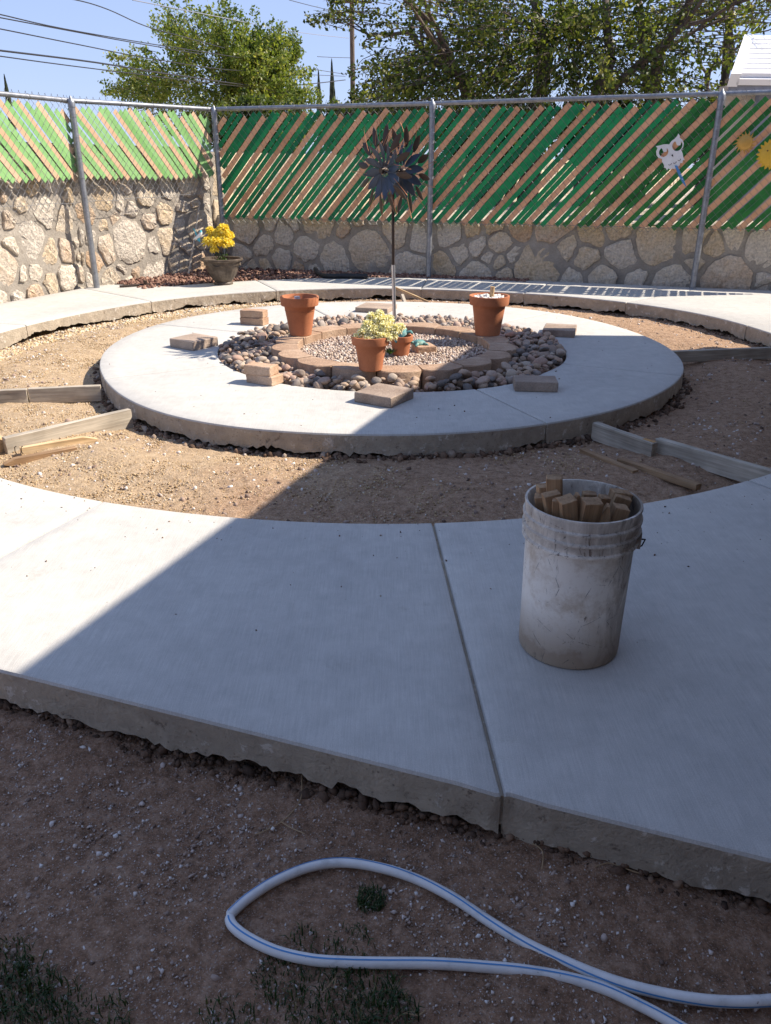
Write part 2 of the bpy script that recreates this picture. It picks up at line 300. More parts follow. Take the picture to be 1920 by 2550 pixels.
MT['bark']=var_mat('grey bark',[(0,(.055,.042,.032)),(1,(.16,.125,.10))],scale=9,bs=25,bst=1.0,bd=.03,sv=(1,1,.25))
MT['grass']=leaf_mat('dark grass',[(0,(.018,.04,.010)),(.7,(.04,.075,.018)),(1,(.25,.20,.10))],.3)
MT['dry']=paint('dry root',(.36,.25,.14),.8)
MT['stucco']=var_mat('tan stucco',[(0,(.42,.36,.30)),(1,(.52,.46,.39))],scale=4,bs=80,bst=.5,bd=.01)
MT['roof']=var_mat('roof sheathing',[(0,(.22,.17,.12)),(1,(.32,.26,.19))],scale=4)
MT['whitepanel']=var_mat('white metal panel',[(0,(.72,.72,.73)),(1,(.82,.82,.83))],scale=3,rough=.4,bst=.05)
MT['greywall']=paint('grey trim',(.22,.24,.30),.6)
def soil_mat():
    m,n,l,b=nodes('bare soil'); tc=n.new('ShaderNodeTexCoord'); co=tc.outputs['Object']
    a=tex(n,l,'ShaderNodeTexNoise',1.1,co,Detail=6,Roughness=.6); d=tex(n,l,'ShaderNodeTexNoise',28,co,Detail=9,Roughness=.72); s_=tex(n,l,'ShaderNodeTexNoise',110,co,Detail=4,Roughness=.8)
    sx=n.new('ShaderNodeSeparateXYZ'); l.new(co,sx.inputs[0])
    red=ramp(n,l,d.outputs['Fac'],[(.28,(.125,.072,.045)),(.5,(.34,.205,.13)),(.72,(.52,.355,.25))])  # soil tone, contrast widened to stand in for relief shading of the clumps
    tan=ramp(n,l,d.outputs['Fac'],[(.28,(.30,.21,.13)),(.5,(.48,.35,.22)),(.75,(.60,.46,.31))])
    # straw coloured towards the left, red brown to the right and in front
    k=math_(n,l,'ADD',math_(n,l,'MULTIPLY',sx.outputs['X'],-.8),math_(n,l,'MULTIPLY',math_(n,l,'SUBTRACT',a.outputs['Fac'],.5),2.6))
    kk=math_(n,l,'MULTIPLY',ramp(n,l,k,[(0.0,(.12,)*3),(1.0,(1,)*3)]),ramp(n,l,sx.outputs['Y'],[(0,(0,)*3),(1,(1,)*3)]))
    yy=n.new('ShaderNodeMapRange'); yy.inputs[1].default_value=1.9; yy.inputs[2].default_value=2.5; l.new(sx.outputs['Y'],yy.inputs[0])
    kk=math_(n,l,'MULTIPLY',ramp(n,l,k,[(0.0,(.25,)*3),(1.0,(1,)*3)]),yy.outputs[0])
    c=mix(n,l,kk,red,tan)
    c=mix(n,l,1.0,c,ramp(n,l,s_.outputs['Fac'],[(.3,(.62,)*3),(.7,(1.3,)*3)]),'MULTIPLY'); g2=tex(n,l,'ShaderNodeTexNoise',260,co,Detail=3,Roughness=.7); c=mix(n,l,ramp(n,l,g2.outputs['Fac'],[(.585,(0,)*3),(.65,(.8,)*3)]),c,(.56,.49,.43))
    l.new(c,b.inputs['Base Color']); b.inputs['Roughness'].default_value=.95; b.inputs['Specular IOR Level'].default_value=.1
    h=math_(n,l,'ADD',d.outputs['Fac'],math_(n,l,'MULTIPLY',s_.outputs['Fac'],.5)); bump(n,l,b,h,.9,.02); return m
MT['soil']=soil_mat()

# ---------------------------------------------------------------- layout
C0=V(.012,5.532,0)                                   # common centre of the rings
FC=V(-2.0,10.08,0); FM=V(.49,9.31,0); FR=V(3.18,8.48,0); FL=V(-3.01,8.38,0)
EB=(FR-FM).normalized(); NB=V(EB.y,-EB.x,0)          # along the back fence, towards the yard
EL=(FC-FL).normalized(); NL=V(EL.y,-EL.x,0)          # along the left fence (away), towards the yard
FA=V(-3.47,7.25,0); EA=(FL-FA).normalized(); NA=V(EA.y,-EA.x,0)
def noise2(x,y,s=0):
    return (np.sin(x*3.1+1.3*s+np.sin(y*2.3))*.5+np.sin(y*4.7+x*1.9+s)*.3+np.sin(x*9.3-y*7.1+2*s)*.2)
def soil_z(x,y):
    r=np.hypot(x-C0.x,y-C0.y)
    z=-.125+.012*noise2(x,y)+.006*noise2(x*4,y*4,3)
    front=np.clip((1.75-.35*(x+.96)-y)/.3,0,1)       # the bare yard in front of the walkway
    z=z-front*.012+front*.008*noise2(x*2,y*2,5)
    mound=np.exp(-((r-2.42)/.28)**2)*.035
    return z+mound*(1-front)
def SZ(x,y): return float(soil_z(np.array(x),np.array(y)))

# ---------------------------------------------------------------- ground
LAT=np.random.RandomState(3).uniform(-1,1,(257,257))
def vn(X,Y,f,s):
    "smooth value noise"
    x=(X+20+s*3.7)*f; y=(Y+20+s*1.3)*f; i=np.floor(x).astype(int); j=np.floor(y).astype(int); u=x-i; v=y-j; u=u*u*(3-2*u); v=v*v*(3-2*v); g=lambda a,b: LAT[a%256,b%256]
    return (g(i,j)*(1-u)+g(i+1,j)*u)*(1-v)+(g(i,j+1)*(1-u)+g(i+1,j+1)*u)*v
def ground():
    gx=np.concatenate([[-900,-200,-60,-20,-9],np.arange(-5.2,-1.61,.035),np.arange(-1.6,1.6,.010),np.arange(1.6,5.21,.035),[9,20,60,200,900]]); gy_=np.concatenate([[-900,-200,-60,-20,-6],np.arange(-1.2,.39,.035),np.arange(.4,1.8,.009),np.arange(1.8,2.4,.035),np.arange(2.4,3.8,.016),np.arange(3.8,11,.035),[14,20,60,200,900]])
    X,Y=np.meshgrid(gx,gy_,indexing='ij'); near=(np.abs(X)<5.3)&(Y>-1.3)&(Y<11.1)
    lump=.0045*vn(X,Y,9,1)+.0028*vn(X,Y,22,2)+.0018*vn(X,Y,50,3)+.0015*vn(X,Y,95,4); Z=np.where(near,soil_z(X,Y)+lump,-.14)
    nx,ny=X.shape; idx=np.arange(nx*ny).reshape(nx,ny)
    f=np.stack([idx[:-1,:-1],idx[1:,:-1],idx[1:,1:],idx[:-1,1:]],-1).reshape(-1,4)
    o=npmesh('ground',np.stack([X,Y,Z],-1).reshape(-1,3),f,MT['soil'],smooth=True); o['kind']='structure'
ground()
# ---------------------------------------------------------------- concrete
def line_r(a,p,e):
    "distance from C0 along the angle a to the line p + t e"
    d=V(math.cos(a),math.sin(a),0); q=p-C0; den=d.x*e.y-d.y*e.x
    if abs(den)<1e-6: return 99
    t=(q.x*e.y-q.y*e.x)/den; return t if t>0 else 99
def panel(name,a0,a1,r0,r1,parent,bot=-.105,jit=.014,gap=.0035):
    "one poured section; r0 and r1 are functions of the angle"
    n=max(4,int(abs(a1-a0)/R(1.1))); E=.011
    rm=r0((a0+a1)/2); rm1=r1((a0+a1)/2)
    A=[0,.003,.011]; offs=A+[None]*0
    ang=[(a0,0.),(a0,.003),(a0,.011)]+[(a0+(a1-a0)*i/n,None) for i in range(1,n)]+[(a1,-.011),(a1,-.003),(a1,0.)]
    rad=[0,.003,.011,.03]; RADN=7
    vs=[];cols=[]
    for k,(a,o) in enumerate(ang):
        col=[]
        rr0,rr1=r0(a),r1(a)
        rl=[rr0,rr0+.003,rr0+.011]+[rr0+(rr1-rr0)*j/RADN for j in range(1,RADN)]+[rr1-.011,rr1-.003,rr1]
        for r in rl:
            off=0 if o is None else o; sg=1 if a==a0 else -1
            aa=a+(off+sg*gap)/r if o is not None else a
            d=min(r-rr0,rr1-r, abs(off) if o is not None else 9)
            z=0 if d>=E else -E*(1-math.sqrt(max(0,1-((E-d)/E)**2)))
            vs.append((C0.x+r*math.cos(aa),C0.y+r*math.sin(aa),z)); col.append(len(vs)-1)
        cols.append(col)
    m=len(cols[0]); fs=[(cols[i][j],cols[i][j+1],cols[i+1][j+1],cols[i+1][j]) for i in range(len(cols)-1) for j in range(m-1)]
    mb=MB(); mb.add(vs,[f[::-1] for f in fs],0)
    # rough sides with a ragged underside
    def skirt(loop):
        path=[]
        for i in range(len(loop)-1):
            p,q=Vector(vs[loop[i]]),Vector(vs[loop[i+1]]); s=max(1,int((q-p).length/.014))
            path+=[p.lerp(q,t/s) for t in range(s)]
        path.append(Vector(vs[loop[-1]]))
        low=[];ph=random.random()*9
        for i,p in enumerate(path):
            s=i*.014; am=.5+.9*abs(math.sin(s*1.9+ph*3)); h=bot+am*jit*(.9*math.sin(s*5+ph)+.6*math.sin(s*13+2*ph)+.5*math.sin(s*41+ph)+random.uniform(-1,1)*.45)
            low.append(h)
        def rough(st):
            o=[];i=0;a=random.gauss(0,1)
            while len(o)<len(path)+2:
                n=max(1,int(random.uniform(.4,1.8)*st/.014)); b=random.gauss(0,1); o+=[a+(b-a)*q/n for q in range(n)]; a=b
            return o
        ra,rb,rc=rough(.16),rough(.05),rough(.02)
        low=[bot+jit*(.75*a_+.5*b_+.3*c_) for a_,b_,c_,_ in zip(ra,rb,rc,path)]
        low=[min(max(h,bot-.03),bot+.032) for h in low]
        k=len(path); vv=list(path)
        for t,fr in enumerate((.3,.65,1.0)):
            for p,h in zip(path,low):
                d=(p-C0); d.z=0; d=d.normalized()*random.uniform(-1,1)*(.0012,.0022,.0045)[t]; vv.append(V(p.x+d.x,p.y+d.y,p.z+(h-p.z)*fr))
        ff=[(t*k+i,t*k+i+1,(t+1)*k+i+1,(t+1)*k+i) for t in range(3) for i in range(k-1)]
        mb.add(vv,ff,1)
    skirt([c[0] for c in cols][::-1]); skirt([c[-1] for c in cols]); skirt(cols[0]); skirt(cols[-1][::-1])
    return mb.build(name,[MT['conc'],MT['conc_side']],parent,smooth=40)
def filler(parent,a,r0,r1):
    mb=MB(); d=V(math.cos(a),math.sin(a),0); e=V(-d.y,d.x,0)
    p,q=C0+d*(r0+.006),C0+d*(r1-.006)
    vs=[p+e*.012,p-e*.012,q-e*.012,q+e*.012]; mb.add([v+V(0,0,-.014) for v in vs]+[v+V(0,0,-.09) for v in vs],[(0,1,2,3),(0,4,5,1),(1,5,6,2),(2,6,7,3),(3,7,4,0)])
    mb.build('joint_filler',MT['conc_side'],parent)
ring=thing('ring_path',kind='structure')
def radial(tab):
    "radius as a smooth periodic function through measured (degrees, radius) pairs"
    d=sorted(tab); A_=np.array([q[0] for q in d],float); B_=np.array([q[1] for q in d],float)
    g=np.arange(-180,180,4.); v=np.interp(g,A_,B_,period=360); 
    for _ in range(5): v=(np.roll(v,1)+2*v+np.roll(v,-1))/4
    return lambda a: float(np.interp((math.degrees(a)+180)%360-180,g,v,period=360))
rr_out=radial([(-161,1.903),(-148,1.916),(-135,1.968),(-123,2.01),(-110,2.01),(-102,1.985),(-88,1.975),(-77,1.97),(-66,1.95),(-51,1.945),(-33,1.938),(-23,1.96),(-12,1.957),(0,1.96),(13,1.955),(29,1.98),(48,2.015),(57,2.02),(87,1.985),(108,2.03),(136,2.015),(155,2.0),(172,1.95)])
rr_in=radial([(-173,1.167),(-164,1.16),(-147,1.185),(-138,1.178),(-116,1.213),(-99,1.217),(-83,1.223),(-73,1.245),(-66,1.25),(-55,1.262),(-40,1.2),(-28,1.23),(-14,1.222),(0,1.21),(20,1.235),(32,1.212),(41,1.218),(52,1.235),(101,1.175),(119,1.205),(136,1.13),(149,1.16),(162,1.14),(176,1.168)])
RJ=[-150.5,-66.6,-25,45,112.5,156,209.5]
for a,b in zip(RJ[:-1],RJ[1:]):
    panel('concrete_panel',R(a),R(b),rr_in,rr_out,ring)
for a in RJ[:-1]: 
    if a!=45: filler(ring,R(a),rr_in(R(a)),rr_out(R(a)))
walk=thing('walkway',kind='structure')
WB=FM-NB*.06; WL=FL-NL*.07; WA=FA-NA*.07; FRONT=V(-.96,1.652,0); FE=V(1.663,-.583,0).normalized()
w_in=radial([(-122,2.993),(-111,2.996),(-100,2.985),(-92,2.995),(-84,2.985),(-71,2.953),(-57,2.93),(-30,2.93),(10,2.946),(17,2.983),(28,3.04),(41,2.985),(51,2.968),(65,2.868),(79,2.835),(89,2.88),(112,2.92),(127,2.953),(139,2.96),(149,2.92),(160,2.92),(170,2.97),(-160,2.98)])
def w_out(a):
    a=(math.degrees(a)+540)%360-180
    if -170<a<-20: r=min(line_r(R(a),FRONT,FE),6.5)
    elif -20<=a<65: r=min(line_r(R(a),WB,EB),6.0)
    elif a<75: 
        t=(a-65)/10; r=line_r(R(a),WB,EB)*(1-t)+3.725*t; r=min(r,line_r(R(a),WB,EB))
    elif a<128: r=3.725
    elif a<134:
        t=(a-128)/6; r=3.725*(1-t)+min(line_r(R(a),WL,EL),line_r(R(a),WA,EA))*t
    elif a<170: r=min(line_r(R(a),WL,EL),line_r(R(a),WA,EA),4.6)
    else: r=4.4
    return max(r,3.3)
WJ=[-111,-87,-60.5,-35,-8,16.4,42,62,83,112.6,138,165,190,215,249]
for a,b in zip(WJ[:-1],WJ[1:]): panel('concrete_panel',R(a),R(b),w_in,w_out,walk,bot=-.10)
for a in WJ[:-1]:
    filler(walk,R(a),w_in(R(a)),w_out(R(a)))

# ---------------------------------------------------------------- stone walls
def clip(poly,p,n):
    out=[]
    for i in range(len(poly)):
        a,b=poly[i],poly[(i+1)%len(poly)]; da=(a[0]-p[0])*n[0]+(a[1]-p[1])*n[1]; db=(b[0]-p[0])*n[0]+(b[1]-p[1])*n[1]
        if da<=0: out.append(a)
        if da*db<0: t=da/(da-db); out.append((a[0]+(b[0]-a[0])*t,a[1]+(b[1]-a[1])*t))
    return out
def cells(L,z0,z1,rmin,rmax,rs):
    pts=[];tr=0
    while tr<6000:
        tr+=1; u=rs.uniform(-.05,L+.05); z=rs.uniform(z0,z1); r=rs.uniform(rmin,rmax)*(1 if tr<2500 else .7)
        sq=rs.choice([.85,1.15,1.5]); 
        if all(((u-a)/sq)**2+(z-b)**2>((r+c)*.93)**2 for a,b,c in pts): pts.append((u,z,r))
    out=[]
    for i,(u,z,r) in enumerate(pts):
        poly=[(-.0,z0-.02),(L,z0-.02),(L,z1+.02),(-.0,z1+.02)]
        for j,(a,b,c) in enumerate(pts):
            if j==i: continue
            dx,dz=a-u,b-z; d2=dx*dx+dz*dz
            if d2>1.2: continue
            t=.5+(r*r-c*c)/(2*d2); poly=clip(poly,(u+dx*t,z+dz*t),(dx,dz))
            if len(poly)<3: break
        if len(poly)>2: out.append((poly,r))
    return out
def stone_poly(poly,rs):
    cx=sum(p[0] for p in poly)/len(poly); cz=sum(p[1] for p in poly)/len(poly)
    rad=sum(math.hypot(p[0]-cx,p[1]-cz) for p in poly)/len(poly)
    if rad<.035: return None
    k=max(.55,1-rs.uniform(.014,.054)/rad); q=[(cx+(a-cx)*k,cz+(b-cz)*k) for a,b in poly]
    o=[]
    for i in range(len(q)):                      # cut the corners, roughen the edges
        a,b=q[i],q[(i+1)%len(q)]; l=math.hypot(b[0]-a[0],b[1]-a[1])
        if l<.025: o.append(a); continue
        c0=rs.uniform(.06,.22)
        for t in ((c0,.36,.64,1-c0) if l>.13 else (c0,.5,1-c0)):
            j=rs.uniform(-.012,.010)*min(1,l/.1); nx,nz=(b[1]-a[1])/l,-(b[0]-a[0])/l
            o.append((a[0]+(b[0]-a[0])*t+nx*j,a[1]+(b[1]-a[1])*t+nz*j))
    return o,(cx,cz),rad
def stone_geo(mb,o,c,rad,T,rs,tone=0.0):
    n=len(o); d=rs.uniform(.008,.034); tx,tz=rs.uniform(-.10,.10),rs.uniform(-.10,.10); vs=[]
    for k,dep in ((1.0,-.012),(.99,d*.55),(.86,d*.95),(.5,d*1.05)):
        for a,b in o:
            da,db=(a-c[0])*k,(b-c[1])*k; jj=rs.uniform(-.008,.006) if k<.98 else 0
            vs.append(T(c[0]+da,c[1]+db,dep+jj+(da*tx+db*tz if k<1 else 0)))
    vs.append(T(c[0],c[1],d*1.1))
    fs=[(r*n+i,r*n+(i+1)%n,(r+1)*n+(i+1)%n,(r+1)*n+i) for r in range(3) for i in range(n)]+[(3*n+i,3*n+(i+1)%n,4*n) for i in range(n)]
    mb.add(vs,fs,0,tone)
def wall(name,label,p0,p1,nrm,z1,thick,rmin,rmax,seed,joined=False,parent=None,z0=-.16):
    rs=random.Random(seed); L=(p1-p0).length; e=(p1-p0).normalized()
    root=parent or thing(name,label,'wall',p0)
    base=p0-root.location
    def T(a,b,d): return base+e*a+nrm*d+V(0,0,b)
    # mortar face as a lumpy grid, plain back and top
    st=.05 if not joined else .4; nu=max(2,int(L/st)); nz=max(3,int((z1-z0)/.05)); mb=MB(); vs=[]
    for i in range(nu+1):
        for j in range(nz+1): vs.append(T(L*i/nu,z0+(z1-z0)*j/nz,rs.uniform(-.005,.005)))
    mb.add(vs,[(i*(nz+1)+j,(i+1)*(nz+1)+j,(i+1)*(nz+1)+j+1,i*(nz+1)+j+1) for i in range(nu) for j in range(nz)])
    mb.add([T(0,z0,-.008),T(L,z0,-.008),T(L,z1+.004,-.008),T(0,z1+.004,-.008),T(0,z0,-thick),T(L,z0,-thick),T(L,z1+.004,-thick),T(0,z1+.004,-thick)],[(3,2,6,7),(4,7,6,5),(0,4,5,1),(0,3,7,4),(1,5,6,2)])
    mb.build('mortar',MT['mortar'],root,smooth=60)
    big=MB()
    for poly,r in cells(L,z0+.05,z1,rmin,rmax,rs):
        q=stone_poly(poly,rs)
        if not q: continue
        if joined: stone_geo(big,*q,T,rs,rs.random())
        else:
            o,c,rad=q; m=MB(); cc=T(c[0],c[1],0)
            stone_geo(m,o,c,rad,lambda a,b,d:T(a,b,d)-cc,rs); m.build('stone',MT['stone'],root,cc,smooth=28)
    if joined: tag(big.build('stone_facing',MT['stone_far'],root,smooth=28),kind='stuff')
    return root
b0=FC-EB*.1-NB*.10; b1=FR+EB*1.9-NB*.10
wall('stone_wall','low shaded rubble stone wall under the back fence',b0,b1,NB,.60,.28,.10,.29,11)
l0=FL-NL*.13; l1=FC-NL*.13+EL*.02
lw=wall('stone_wall','sunlit rubble stone wall behind the left fence',l0,l1,NL,1.34,.25,.09,.265,5)
a0=V(-3.95,6.05,0)-NA*.13
wall('stone_wall','',a0,l0,((l0-a0).normalized().cross(V(0,0,1))),1.34,.25,.09,.265,8,parent=lw)
x0=l1+EL*.01
wall('boundary_wall','sunlit stone boundary wall seen through the back fence slats',x0,x0+EL*26,NL,1.30,.25,.13,.26,9,joined=True)

# ---------------------------------------------------------------- neighbouring ground
mb=MB(); e2=EL; q0=b0-NB*.28; pts=[q0,q0+EB*60,q0+EB*60+V(0,120,0),q0+V(-40,150,0)*0+EL*140]
mb.add([p+V(0,0,.52) for p in pts],[(0,1,2,3)])
tag(mb.build('neighbouring_ground',var_mat('pale gravel yard',[(0,(.36,.30,.23)),(1,(.50,.43,.34))],scale=2,fine=.2,bs=50)),kind='structure')

# ---------------------------------------------------------------- fences
def zat(base,px,py):
    d=FW+CX*((px-960)/CF)-CU*((py-1275)/CF); t=math.hypot(base.x,base.y)/math.hypot(d.x,d.y); return CH+d.z*t
PX=.039; PZ=.043
def fence(name,label,p0,p1,nrm,zb,zt,zm,posts,slope,pick,z_rail,phase,seed,trim=(0.03,0.03)):
    "p0 to p1 along the line; zb/zt slat ends, zm mesh foot; functions of u"
    rs=random.Random(seed); L=(p1-p0).length; e=(p1-p0).normalized(); root=thing(name,label,'fence',p0)
    def T(u,z,d=0): return e*u+V(0,0,z)+nrm*d
    for u in posts:
        zr=z_rail(u); m=MB(); m.tube([T(u,-.15,.045),T(u,zr-.03,.045)],.030,14); 
        po=m.build('post',MT['steel'],root,smooth=40)
        m=MB(); m.lathe([(.034,-.04),(.035,0),(.030,.02),(.016,.035),(.008,.055),(.002,.062)],12,cap0=True); m.tube([V(0,0,.012)+e*.03-nrm*.06,V(0,0,.012)-e*.03-nrm*.06],.018,8)
        m.build('post_cap',MT['steel'],po,T(u,zr-.02,.045),smooth=40)
        for k in range(5):
            z=zm(u)+.06+k*(zr-zm(u)-.2)/4; t=MB(); t.tube([T(u,0,.045)+V(0,0,z)+(e*math.cos(q)+nrm*math.sin(q))*.0325 for q in [2*PI*i/12 for i in range(12)]],.0022,5,closed=True); t.build('tie_wire',MT['wire'],po,smooth=60)
    n=max(2,int(L/.4)); m=MB(); m.tube([T(L*i/n,z_rail(L*i/n),-.0) for i in range(n+1)],.0215,12); m.build('top_rail',MT['steel'],root,smooth=40)
    u=.2
    while u<L:
        m=MB(); z=z_rail(u); m.tube([T(u,z,0)+(V(0,0,1)*math.cos(q)+nrm*math.sin(q))*.0235+e*.012*math.sin(q/2) for q in [2*PI*i/10 for i in range(10)]]+[T(u+.01,z-.05,.006)],.002,4); m.build('rail_tie',MT['wire'],root,smooth=60); u+=.42+rs.uniform(-.03,.03)
    # woven wire
    m=MB(); i=0; dep=.0042*(1 if slope>0 else -1)
    while i*PX<L-.02:
        u0=i*PX; z0_=zm(u0); z1_=z_rail(u0)+.040; cnt=int((z1_-z0_)/PZ); off=PZ if i%2 else 0; path=[]
        zs=z1_-off*0
        for j in range(cnt+2):
            z=z1_-j*PZ
            if z<z0_-PZ: break
            odd=(j+i)%2; u_=u0+(PX if odd else 0); q=dep if odd else -dep; path+=[T(u_,z+.002,q),T(u_,z-.002,-q)]
        if len(path)>2: m.tube(path,.0017,3,cap=False)
        i+=1
    tag(m.build('chain_link_mesh',MT['wire'],root),kind='stuff')
    m=MB(); n=max(4,int(L/.15)); m.tube([T(L*i/n,zm(L*i/n)+.015+.006*math.sin(i*1.7),.008) for i in range(n+1)],.0022,5); m.build('tension_wire',MT['wire'],root)
    # slats
    tanv=(PZ/PX)*abs(slope); sp=2*PX; wd=.0238 if slope>0 else .0256
    i=int(-2.2/sp); 
    while i*sp<L+2.2:
        u0=i*sp+phase; i+=1
        zlo=zb(min(max(u0,0),L))+rs.uniform(-.015,.012); zhi_u=u0+(1 if slope>0 else -1)*(1.1/tanv); zhi=zt(min(max(zhi_u,0),L))-rs.choice([0,0,.012,.02,.05])
        s=1 if slope>0 else -1
        ua,za,ub,zb_=u0,zlo,u0+s*(zhi-zlo)/tanv,zhi
        lo,hi=trim[0],L-trim[1]
        if s>0:
            if ub<lo+.03 or ua>hi-.03: continue
            if ua<lo+rs.uniform(0,.04): d=lo+rs.uniform(0,.05)-ua; ua+=d; za+=d*tanv
            if ub>hi: d=ub-hi; ub-=d; zb_-=d*tanv
        else:
            if ua<lo+.03 or ub>hi-.03: continue
            if ua>hi: d=ua-hi; ua-=d; za+=d*tanv
            if ub<lo: d=lo-ub; ub+=d; zb_-=d*tanv
        l=math.hypot(ub-ua,zb_-za)
        if l<.08: continue
        m=MB(); nseg=max(3,int(l/.055)); dx,dz=(ub-ua)/l,(zb_-za)/l; wx,wz=-dz,dx; vs=[];mt=pick(i,u0); hw=wd*(1.17 if mt.name.startswith('tan') else 1.0)*rs.uniform(.97,1.03); sh_=rs.uniform(-.0013,.0013); bow=rs.uniform(-.002,.002)
        mid=T((ua+ub)/2,(za+zb_)/2)
        kink=rs.random()<.035
        for t in range(nseg+1):
            f=t/nseg; dep=.0028*math.sin(t*PI+.5)*(1 if t%2 else -1)*.5+bow*math.sin(f*PI)+(0.02*math.exp(-((f-.2)/.06)**2) if kink else 0)
            u_,z_=ua+dx*l*f,za+dz*l*f
            for sg in(-1,1):
                ex=0.0
                if t in(0,nseg): ex=(.008 if sg>0 else -.008)*(1 if t==0 else -1)*0
                for dd in(-.0011,.0011): vs.append(T(u_+wx*(hw*sg+sh_),z_+wz*(hw*sg+sh_),dep+dd)-mid)
        fs=[]
        for t in range(nseg):
            a=t*4;b=a+4; fs+=[(a,b,b+2,a+2),(a+1,a+3,b+3,b+1),(a,a+1,b+1,b),(a+2,b+2,b+3,a+3)]
        fs+=[(0,2,3,1),(nseg*4,nseg*4+1,nseg*4+3,nseg*4+2)]
        m.add(vs,fs); m.build('slat',mt,root,mid,smooth=30)
    return root,T
# back fence from the corner to beyond the right frame edge
Lb=(FR-FC).dot(EB)+1.15; uM=(FM-FC).dot(EB); uR=(FR-FC).dot(EB)
zC=zat(FC,531,272); zM=1.755; zR=1.79
def rail_b(u): return zC+(zM-zC)*u/uM if u<uM else zM+(zR-zM)*(u-uM)/(uR-uM)
pb=lambda i,u: MT['tan'] if i%3==0 else (MT['teal'] if u<4.0 else MT['green'])
fence('chain_link_fence','chain link fence with dark green and tan slats along the back',FC,FC+EB*Lb,NB,lambda u:.585,lambda u:rail_b(u)-.045,lambda u:.565,[uM,uR],1,pb,rail_b,.0,3,(.05,0))
# left fence: from the far left (outside the frame) past the left post to the corner, in one straight piece
zL=zat(FL,169,250)
FL0=FL-EA*2.3
def rail_a(u): return zL
pl=lambda i,u: MT['ltan'] if i%3==0 else MT['lgreen']
LL=(FC-FL).length
def rail_l(u): return zL+(zC-zL)*max(0,(u-2.3))/LL
lroot,_=fence('chain_link_fence','chain link fence with sunlit light green and tan slats on the left',FL0,FL,NA,lambda u:1.03,lambda u:rail_l(u)-.04,lambda u:.80,[2.3],-1,pl,rail_l,.01,4,(.0,.01))
r2=lambda u:rail_l(u+2.3)
l2,_=fence('chain_link_fence','x',FL,FC,NL,lambda u:1.03,lambda u:r2(u)-.04,lambda u:.80+.05*u/LL,[LL],-1,pl,r2,.02,6,(.01,.04))
for c in list(l2.children):
    c.parent=lroot; c.location=c.location+(FL-FL0)
bpy.data.objects.remove(l2)

# ---------------------------------------------------------------- house whose roof shades the yard (unseen, right of and behind the camera; roof shaped to that shade)
hz=2.55
sh=V(SUN.x/SUN.z,SUN.y/SUN.z,0)*hz
c_=V(.763,5.93,0)+sh; d_=V(-.3634,-.9316,0); r_=V(1,-.03,0)
poly=[c_,c_+d_*10.5,c_+d_*10.5+V(13,0,0),c_+r_*9]  # roof outline is the wanted shade outline moved back along the sun
hs=thing('house','tan stucco house whose flat patio roof shades the near yard','house',(3.5,-1,0))
mb=MB(); mb.prism([(p.x,p.y) for p in poly],lambda a,b,d:V(a,b,d)-hs.location,hz-.16,hz); mb.build('roof',MT['roof'],hs)
mb=MB(); mb.box(V(1.5,-2.1,1.2)-hs.location,(8,.2,2.7)); mb.box(V(5.4,1.5,1.2)-hs.location,(.2,7.3,2.7)); mb.build('wall',MT['stucco'],hs)  # unseen walls, put in to cut sky light on the foreground
for p in (c_+V(.35,-.3,0),c_+d_*4.2+V(.6,0,0)):
    mb=MB(); mb.box(V(p.x,p.y,hz/2-.16)-hs.location,(.1,.1,hz-.002)); mb.build('roof_post',MT['white'],hs)
# ---------------------------------------------------------------- bricks and pavers on the ring
def rbox(size,bev=.004,jit=.0,seg=1,sub=0,seed=0):
    bm=bmesh.new(); bmesh.ops.create_cube(bm,size=1); bmesh.ops.scale(bm,vec=size,verts=bm.verts)
    bmesh.ops.translate(bm,vec=(0,0,size[2]/2),verts=bm.verts)
    if sub: bmesh.ops.subdivide_edges(bm,edges=bm.edges[:],cuts=sub,use_grid_fill=True)
    ed=[e for e in bm.edges if len(e.link_faces)==2 and e.calc_face_angle(0)>.5]
    bmesh.ops.bevel(bm,geom=ed,offset=bev,segments=seg,affect='EDGES',profile=.6)
    rs=random.Random(seed)
    if jit:
        for v in bm.verts: v.co+=Vector((rs.uniform(-1,1),rs.uniform(-1,1),rs.uniform(-1,1)))*jit
    mb=MB(); bm.verts.index_update(); mb.add([v.co[:] for v in bm.verts],[[v.index for v in f.verts] for f in bm.faces]); bm.free(); return mb
def brick(name,label,cat,p1,p2,p3,h,mat,z=0,bev=.004,jit=.0012,group='pavers and bricks set around the ring path',depth=None,seed=1,sub=3):
    "front edge p1-p2, side p2-p3 seen in the photo, standing on level z"
    a=p2-p1; L=a.length; e=a.normalized(); n=V(-e.y,e.x,0); D=depth or (p3-p2).dot(n)
    if D<0: n=-n; D=-D
    c=(p1+p2)/2+n*D/2; mb=rbox((L,D,h),bev,jit,1,sub,seed)
    o=mb.build(name,mat,None,V(c.x,c.y,z),smooth=25,rot=(0,0,math.atan2(e.y,e.x))); tag(o,label,cat,group); return o
G0=lambda x,y:gp(x,y,0)
h1=.052
brick('brick','lower tan brick of the stack on the sunlit front left of the ring path','brick',G0(613,952),G0(676.5,963),G0(703,952),h1,MT['brick'],0,.004,.002,seed=2)
q=[gp(608,931,h1+.001),gp(673,938.5,h1+.001),gp(692,930.5,h1+.001)]
brick('brick','upper tan brick lying askew on top of the front left stack','brick',*q,h1,MT['brick'],h1+.001,.004,.0022,seed=3,depth=.098)
brick('brick','lower tan brick of the stack left of the left empty terracotta pot','brick',G0(598,807.7),G0(654.7,812),G0(669,806.4),.055,MT['brick'],0,.003,.0015,seed=4)
brick('brick','upper tan brick of the stack left of the left empty terracotta pot','brick',gp(598,790,.056),gp(655,793,.056),gp(668,788,.056),.055,MT['brick'],.056,.003,.0015,seed=5,depth=.1)
